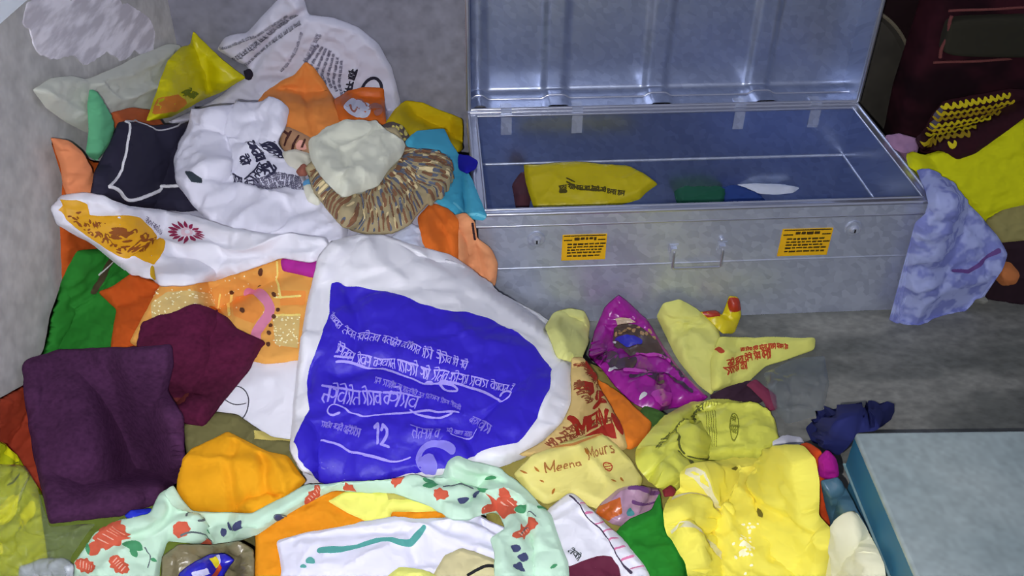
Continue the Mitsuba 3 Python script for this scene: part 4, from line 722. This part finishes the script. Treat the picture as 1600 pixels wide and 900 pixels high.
k = drape('big_yellow_cloth', [(1036, 800), (1044, 780), (1064, 764), (1062, 740), (1078, 724), (1130, 718), (1190, 716), (1216, 702), (1252, 694), (1272, 716), (1280, 760), (1278, 806), (1300, 828), (1308, 856), (1296, 880), (1276, 1040), (1110, 1040), (1072, 880), (1040, 832)], fabric((238, 228, 92)), 'large bright yellow cloth heaped at the front right', 'cloth', t=.028, puff=.04, wr=(.010, .09, 2.2, 2.5), sig=4, s=5,
          folds=[([(1070, 740), (1090, 790), (1130, 840)], .012, 9), ([(1050, 822), (1090, 850), (1120, 890)], -.010, 7), ([(1180, 725), (1170, 780), (1190, 820)], -.012, 10), ([(1190, 790), (1230, 800), (1280, 825)], -.012, 8), ([(1200, 770), (1240, 785)], .010, 8), ([(1060, 790), (1110, 820), (1160, 900)], .012, 9), ([(1230, 850), (1200, 900)], -.010, 8)])
for c_, a_ in (((1120, 731), .1), ((1222, 807), .7)): decal(k, 'dark_fleck', leaf(c_, 15, 5, a_), ink((112, 104, 40)), s=3)
decal(k, 'white_edge', [LineString(curve([(1064, 738), (1072, 756), (1082, 776)])).buffer(2.6), LineString(curve([(1038, 784), (1060, 786), (1084, 800)])).buffer(3.6), LineString(curve([(1040, 836), (1066, 850), (1092, 880), (1106, 900)])).buffer(2.2)], fabric((228, 222, 176)), s=3, label='whitish frayed edge')
r_ = np.random.default_rng(77)
decal(k, 'silver_sequin', [blob((1164+r_.normal(0, 5), 856+r_.normal(0, 4)), 2.2, 1.6, 0, .2, i, 8) for i in range(16)]+[blob((1158+r_.normal(0, 7), 888+r_.normal(0, 10)), 2.6, 2, 0, .2, i, 8) for i in range(44)], fabric((252, 250, 214), .4, 0, 0, .7), s=3, kind='stuff', label='cluster of pale shiny sequins')
k = drape('maroon_button', [(1034, 766), (1048, 758), (1056, 766), (1052, 776), (1038, 776)], fabric((120, 34, 40)), 'small maroon bead under the twist of the lime printed bag', 'bead', t=.010, sig=1.2, s=3, w=6)
k = drape('cream_pillow', [(1290, 900), (1300, 850), (1316, 816), (1334, 797), (1352, 826), (1380, 880), (1400, 1040), (1280, 1040)], fabric((224, 222, 186)), 'cream cloth squeezed between the yellow cloth and the closed trunk', 'cloth', t=.024, puff=.03)
# mint floral scarf lying across the front
k = drape('floral_scarf', [(104, 1040), (116, 880), (150, 832), (180, 815), (236, 802), (250, 774), (268, 758), (284, 782), (300, 800), (394, 803), (440, 780), (480, 757), (560, 752), (640, 748), (692, 744), (700, 720), (716, 711), (738, 722), (782, 732), (806, 752), (826, 770), (848, 792), (862, 806), (872, 840), (888, 880), (900, 1040), (764, 1040), (774, 870), (766, 842), (790, 826), (776, 800), (730, 812), (706, 812), (668, 790), (620, 772), (520, 768), (480, 786), (430, 816), (404, 836), (350, 850), (296, 850), (262, 846), (250, 880), (246, 1040)],
          fabric((194, 226, 200)), 'pale mint green floral scarf winding across the front of the heap', 'scarf', t=.014, puff=.010, wr=(.007, .045, .2, 3), sig=3, s=5,
          folds=[([(700, 770), (760, 782), (800, 770)], .009, 7), ([(480, 768), (560, 760), (660, 760)], .006, 5), ([(650, 745), (700, 770), (740, 764)], -.009, 5), ([(800, 760), (830, 800), (850, 860)], .008, 7), ([(710, 730), (770, 745), (815, 765)], -.008, 5), ([(160, 900), (230, 840), (330, 815)], .008, 9)])
fr, fb, fg = fabric((200, 92, 66)), fabric((70, 76, 112)), fabric((72, 146, 98))
for c, rx, ry, a_ in (((178, 838), 30, 15, -.75), ((152, 862), 10, 14, .2), ((140, 892), 16, 8, .4), ((188, 892), 14, 7, .9), ((283, 836), 8, 7, 0), ((316, 848), 10, 5, .4), ((486, 775), 16, 6, -.7), ((548, 769), 9, 5, 0), ((687, 784), 9, 5, .2), ((618, 762), 8, 4, 0), ((788, 783), 9, 8, .2), ((776, 806), 30, 12, -.35), ((838, 833), 9, 8, 0), ((808, 842), 16, 4, -.3)):
    ca_, sa_ = math.cos(a_), math.sin(a_); n_p = 11 if rx > 12 else 7
    pet = [leaf((c[0]+ca_*math.cos(q)*rx*.5-sa_*math.sin(q)*ry*.5, c[1]+sa_*math.cos(q)*rx*.5+ca_*math.sin(q)*ry*.5), rx*1.1, ry*.95, a_+math.atan2(math.sin(q)*ry, math.cos(q)*rx)) for q in np.linspace(0, 2*np.pi, n_p, endpoint=False)]
    fl_ = unary_union(pet).buffer(2).buffer(-1)
    decal(k, 'red_flower', fl_ if fl_.geom_type == 'Polygon' else fl_.convex_hull, fr, s=3, lift=.0016)
    if rx > 12: decal(k, 'petal_vein', unary_union([line([(c[0]+ca_*u*rx-sa_*-.55*ry, c[1]+sa_*u*rx+ca_*-.55*ry), (c[0]+ca_*(u+.15)*rx-sa_*.5*ry, c[1]+sa_*(u+.15)*rx+ca_*.5*ry)], 1.5) for u in (-.6, -.3, 0, .3, .6)]), fabric((226, 168, 146)), s=3, lift=.0024, kind='stuff')
for c in ((354, 820), (370, 815), (382, 812), (716, 793), (728, 782), (738, 790), (732, 775), (796, 866), (806, 880), (800, 892), (438, 808)):
    decal(k, 'navy_flower', blob(c, 7, 5.5, .4, .4, int(c[0])), fb, s=3, lift=.0015)
for c, l, w_, a_ in (((205, 860), 28, 17, .4), ((206, 872), 18, 9, 1.2), ((142, 862), 22, 7, 1.4), ((236, 882), 16, 6, .2), ((320, 820), 20, 9, -.9), ((670, 765), 24, 8, .1), ((672, 773), 26, 9, -.1), ((768, 745), 19, 13, -.3), ((758, 784), 24, 9, -.5), ((812, 808), 16, 28, 1.3), ((852, 800), 15, 10, -1.1), ((864, 894), 12, 5, -.5)):
    decal(k, 'green_leaf', leaf(c, l, w_, a_), fg, s=3, lift=.0017)
decal(k, 'thin_stem', [LineString(curve(c)).buffer(.9) for c in ([(284, 842), (300, 838), (320, 842), (336, 850)], [(288, 822), (292, 815), (300, 818), (296, 828)], [(434, 812), (432, 802), (442, 803), (450, 808)], [(570, 776), (600, 777), (618, 776)], [(690, 775), (705, 774), (720, 777)], [(800, 846), (812, 838), (820, 842)], [(828, 820), (838, 816), (846, 822)], [(220, 862), (228, 880), (222, 895)])], ink((92, 104, 106)), s=3, lift=.002, label='thin dark stems')
# clear plastic and bright packets at the lower left
k = drape('clear_plastic_bag', [(-60, 720), (40, 728), (60, 760), (78, 822), (150, 818), (112, 870), (108, 1040), (-60, 1040)], pl, 'clear crinkled plastic bag over the lime yellow clothing', 'plastic bag', t=.012, wr=(.012, .05, .6, 1.6), sheet_only=True, ground=False)
k = drape('grey_polythene', [(22, 1040), (30, 886), (64, 874), (100, 872), (116, 884), (108, 1040)], plastic((172, 180, 184), .35, .5), 'greyish white polythene corner at the bottom left', 'plastic bag', t=.010)
k = drape('khaki_plastic', [(248, 1040), (254, 870), (280, 852), (330, 852), (372, 846), (396, 860), (398, 1040)], plastic((122, 114, 84), .3, .5), 'khaki plastic bag under the striped blue packet at the bottom edge', 'plastic bag', t=.010, wr=(.007, .04, .4, 1.5))
k = drape('blue_stripe_packet', [(272, 1040), (280, 896), (306, 878), (330, 866), (352, 866), (366, 876), (350, 896), (330, 1040)], plastic((36, 34, 170), .3, .6), 'shiny blue packet with yellow and red stripes at the bottom edge', 'packet', t=.012, s=4)
decal(k, 'yellow_band', Polygon([(318, 876), (332, 868), (340, 876), (328, 888)]), plastic((226, 210, 40), .3), s=3)
decal(k, 'red_band', Polygon([(336, 880), (344, 872), (350, 878), (326, 905), (320, 900)]), plastic((198, 76, 34), .3), s=3, lift=.0016)
decal(k, 'white_band', [Polygon([(296, 898), (316, 888), (320, 896), (300, 912)]), Polygon([(332, 868), (342, 866), (345, 872), (338, 877)])], plastic((196, 196, 226), .3), s=3, lift=.002)

# ------------------------------------------------------------------ in the open trunk
def in_trunk(key, px, mat, label, cat_, Ys, thick=.012, lean=0., seed=0, z0=.008):
    """A thing standing in the trunk, leaning towards its back: its outline is laid on a tilted plane of its own."""
    global H
    H0 = H
    Hn = np.where(TRUNK, np.clip(.0095+(gy-Ys)*lean, .0095, TH-.03), 0)
    H = np.where(TRUNK & (gy > .006), Hn, 0); S0 = SOLID.copy(); SOLID[:] = 0
    k = drape(key, px, mat, label, cat_, t=thick, puff=.012, sm=.005, relax=4, solid=False, s=4, ground=False, wr=(.005, .06, .4, 2))
    SOLID[:] = S0; H = H0
    return k
k = in_trunk('yellow_printed_bag', [(817, 258), (900, 253), (980, 259), (1006, 270), (1028, 289), (1008, 303), (1000, 312), (940, 330), (836, 332), (830, 316), (822, 285)], plastic((190, 174, 12), .45, .4), 'dull yellow bag with dark print lying inside the open trunk', 'bag', .02, .014, .55)
dk = ink((74, 66, 12))
decal(k, 'script', [script_line([(872, 298), (890, 296), (930, 300), (975, 306)], 7, 101, .22), line([(884, 292), (905, 304), (940, 306)], 2.4), line([(875, 306), (882, 306)], 6), line([(884, 286), (896, 292)], 2.4)], dk, s=3, label='dark print')
k = in_trunk('maroon_scrap', [(800, 290), (812, 270), (822, 268), (830, 310), (826, 330), (806, 330)], fabric((84, 48, 56)), 'dark maroon scrap beside the yellow bag inside the trunk', 'scrap', .02, .010, .30)
k = in_trunk('green_packet', [(1052, 300), (1066, 287), (1100, 284), (1124, 290), (1136, 300), (1128, 330), (1060, 330)], fabric((30, 92, 66)), 'dark green cloth inside the open trunk near its middle', 'cloth', .02, .014, .10)
k = in_trunk('blue_packet', [(1112, 292), (1130, 287), (1160, 290), (1186, 302), (1200, 320), (1130, 324), (1128, 304)], fabric((40, 66, 128)), 'blue cloth next to the green cloth inside the trunk', 'cloth', .02, .010, .10)
k = in_trunk('white_paper', [(1150, 288), (1180, 287), (1225, 288), (1250, 294), (1240, 302), (1215, 304), (1184, 302)], fabric((206, 212, 222)), 'small white paper on the trunk floor right of the blue cloth', 'paper', .02, .005, .14)

# ------------------------------------------------------------------ the second, darker heap right of the trunk
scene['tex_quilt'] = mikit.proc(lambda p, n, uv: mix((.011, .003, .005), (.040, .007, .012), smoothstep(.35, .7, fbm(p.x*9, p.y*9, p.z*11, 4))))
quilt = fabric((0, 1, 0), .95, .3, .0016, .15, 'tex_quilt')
def pillow(x0, x1, y0, y1, z0, z1, p=3.2, seed=0, amp=.012, n=5):
    m = trimesh.creation.icosphere(n); v = np.array(m.vertices)
    v = np.sign(v)*np.abs(v)**(2/p); v /= (np.abs(v)**p).sum(1, keepdims=True)**(1/p)
    c, h = np.array([(x0+x1)/2, (y0+y1)/2, (z0+z1)/2]), np.array([(x1-x0)/2, (y1-y0)/2, (z1-z0)/2])
    v = c+v*h; nr = np.array(trimesh.Trimesh(v, m.faces, process=False).vertex_normals)
    v = v+nr*(amp*(2*meshkit.fbm(v*9, 3, seed)-1))[:, None]
    v[:, 1] = np.minimum(v[:, 1], BACK-.002); v[:, 2] = np.maximum(v[:, 2], z0)
    return trimesh.Trimesh(v, m.faces, process=False)
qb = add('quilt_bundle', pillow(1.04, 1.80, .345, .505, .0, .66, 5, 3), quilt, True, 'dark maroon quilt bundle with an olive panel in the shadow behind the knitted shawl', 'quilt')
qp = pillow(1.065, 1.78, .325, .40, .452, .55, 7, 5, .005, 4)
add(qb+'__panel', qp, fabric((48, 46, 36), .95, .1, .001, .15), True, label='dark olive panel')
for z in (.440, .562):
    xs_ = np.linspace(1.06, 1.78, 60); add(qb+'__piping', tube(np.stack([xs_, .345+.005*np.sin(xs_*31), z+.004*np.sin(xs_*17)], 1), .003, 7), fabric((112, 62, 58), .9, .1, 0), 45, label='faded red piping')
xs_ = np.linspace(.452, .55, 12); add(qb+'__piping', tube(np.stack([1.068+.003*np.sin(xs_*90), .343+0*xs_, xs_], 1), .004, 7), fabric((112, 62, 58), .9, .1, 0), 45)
bl = trimesh.creation.box([1.2, .008, .95]).subdivide().subdivide().subdivide().subdivide().subdivide(); v = np.array(bl.vertices); v += [1.25, .594, .475]
v[:, 1] -= np.where(v[:, 1] < .594, .004*(.5+.5*np.sin(v[:, 0]*60+2*np.sin(v[:, 2]*6))), 0); bl.vertices = v
add('dark_blanket', bl, fabric((38, 24, 26), .95, .1, .0016, .1), True, 'near black blanket hanging on the wall behind the round tray', 'blanket')
# a dark round tray standing on edge behind the trunk's right end
cx, cy, cz, tr_ = .89, .574, .256, .25
m = trimesh.creation.revolve([[0, -.008], [tr_-.018, -.008], [tr_, .002], [tr_, .012], [tr_-.008, .012], [tr_-.018, .002], [0, .002]], sections=72)
R4 = trimesh.transformations.rotation_matrix(math.radians(90), [1, 0, 0])
m.apply_transform(R4); m.apply_translation([cx, cy, cz])
scene['tex_tray'] = mikit.proc(lambda p, n, uv: mix((.030, .027, .022), (.075, .068, .050), fbm(p.x*16, p.y*10, p.z*16, 3)))
scene['mat_tray'] = {'type': 'twosided', 'bsdf': {'type': 'principled', 'base_color': texref('tex_tray'), 'roughness': .7, 'specular': .3}}
th_ = np.linspace(0, 2*np.pi, 90, endpoint=False); R_ = R4[:3, :3]
tr = add('round_tray', m, 'mat_tray', 35, 'dark round tray standing on edge behind the right end of the open trunk', 'tray')
add(tr+'__rim', tube((R_@np.stack([(tr_-.004)*np.cos(th_), (tr_-.004)*np.sin(th_), .012+0*th_])).T+[cx, cy, cz], .0045, 7, True), fabric((120, 112, 92), .7, 0, 0), 45, label='worn pale rim')
k = drape('beige_cloth', [(1540, 340), (1570, 320), (1610, 305), (1660, 330), (1660, 420), (1590, 400), (1556, 380)], fabric((148, 140, 84)), 'beige cloth at the right edge under the lime yellow cloth', 'cloth', fill=True, t=.012)
k = drape('dark_cloth', [(1545, 380), (1600, 375), (1660, 390), (1660, 450), (1590, 440), (1560, 420)], fabric((40, 22, 30)), 'dark brown cloth at the right edge behind the orange pouch', 'cloth', fill=True, t=.010, lift=-.01)
k = drape('lime_yellow_sheet', [(1416, 240), (1440, 243), (1480, 232), (1540, 210), (1600, 180), (1670, 170), (1670, 310), (1600, 320), (1560, 330), (1534, 340), (1505, 312), (1480, 290), (1440, 272), (1420, 262)], fabric((204, 206, 12)), 'lime yellow cloth over the dark heap right of the trunk', 'cloth', fill=True, t=.016, puff=.01, lift=.01, wr=(.008, .07, .4, 2.5))
k = drape('pink_cloth', [(1382, 212), (1404, 208), (1432, 216), (1436, 232), (1412, 240), (1396, 232)], fabric((168, 128, 158)), 'pale pink cloth corner between the trunk rim and the knitted shawl', 'cloth', fill=True, t=.008, s=4)
k = drape('knitted_shawl', [(1430, 216), (1446, 200), (1458, 176), (1474, 158), (1520, 148), (1578, 138), (1612, 142), (1624, 168), (1592, 190), (1560, 215), (1524, 240), (1494, 250), (1470, 236), (1440, 236)], fabric((48, 14, 22), .95, .4, .002), 'maroon shawl with rows of yellow crochet on the lime yellow cloth', 'shawl', t=.016, puff=.006, wr=(.005, .06, .4, 2))
CRO = Polygon([(1474, 160), (1576, 141), (1572, 180), (1556, 200), (1520, 216), (1490, 238), (1436, 233), (1450, 196)])
for i in range(13):
    for j in range(20):
        c = np.array([1424+j*9.6+(4.8 if i % 2 else 0), 156+i*8.2-j*1.75])
        if CRO.contains(Point(*c)):
            arc = LineString(curve([c+[-4.2, -1.2], c+[0, 1.8], c+[4.2, -2.6]], 8)).buffer(1.9, quad_segs=3)
            decal(k, 'yellow_shell', arc, fabric(((190, 168, 26), (156, 130, 24), (206, 190, 30))[(i*7+j*3) % 3], .95, .2, .002), s=2.5, lift=.004)
decal(k, 'grey_edge', [blob((1464, 172), 6, 12, .4), blob((1458, 192), 6, 10, .4)], fabric((84, 78, 92)), s=3, lift=.0015)
k = drape('orange_round_pouch', [(1552, 420), (1562, 408), (1580, 410), (1592, 426), (1586, 444), (1566, 446), (1554, 436)], fabric((186, 112, 62)), 'small round orange pouch at the right edge on the floor', 'pouch', t=.024, puff=.02, sig=2, s=4)
k = drape('paper_scrap', [(1514, 464), (1524, 458), (1536, 460), (1546, 470), (1536, 475), (1522, 472)], fabric((130, 130, 120)), 'crumpled pale paper scrap on the floor below the orange pouch', 'paper', t=.010, sig=1.5, s=3, w=6)
scene['tex_blue_print'] = mikit.proc(lambda p, n, uv: mix((.20, .23, .52), (.36, .41, .68), smoothstep(.4, .6, fbm(p.x*36, p.y*36, p.z*36, 3))))
k = drape('pale_blue_bag', [(1432, 266), (1450, 268), (1476, 286), (1500, 304), (1530, 336), (1556, 366), (1574, 396), (1568, 424), (1540, 446), (1500, 455), (1462, 468), (1438, 486), (1424, 466), (1410, 446), (1416, 400), (1428, 346), (1452, 326), (1444, 296)], fabric((0, 2, 0), .8, .2, .0011, .25, 'tex_blue_print'), 'pale blue printed cloth bag leaning on the right end of the trunk', 'bag', t=.018, puff=.02, wr=(.008, .07, .6, 2), fill=True, folds=[([(1430, 410), (1470, 425), (1540, 400)], -.010, 6), ([(1440, 440), (1420, 455)], .008, 8)])
decal(k, 'purple_crease_print', [line([(1478, 424), (1500, 426), (1530, 408), (1560, 392)], 6)], fabric((104, 72, 132)), s=3)
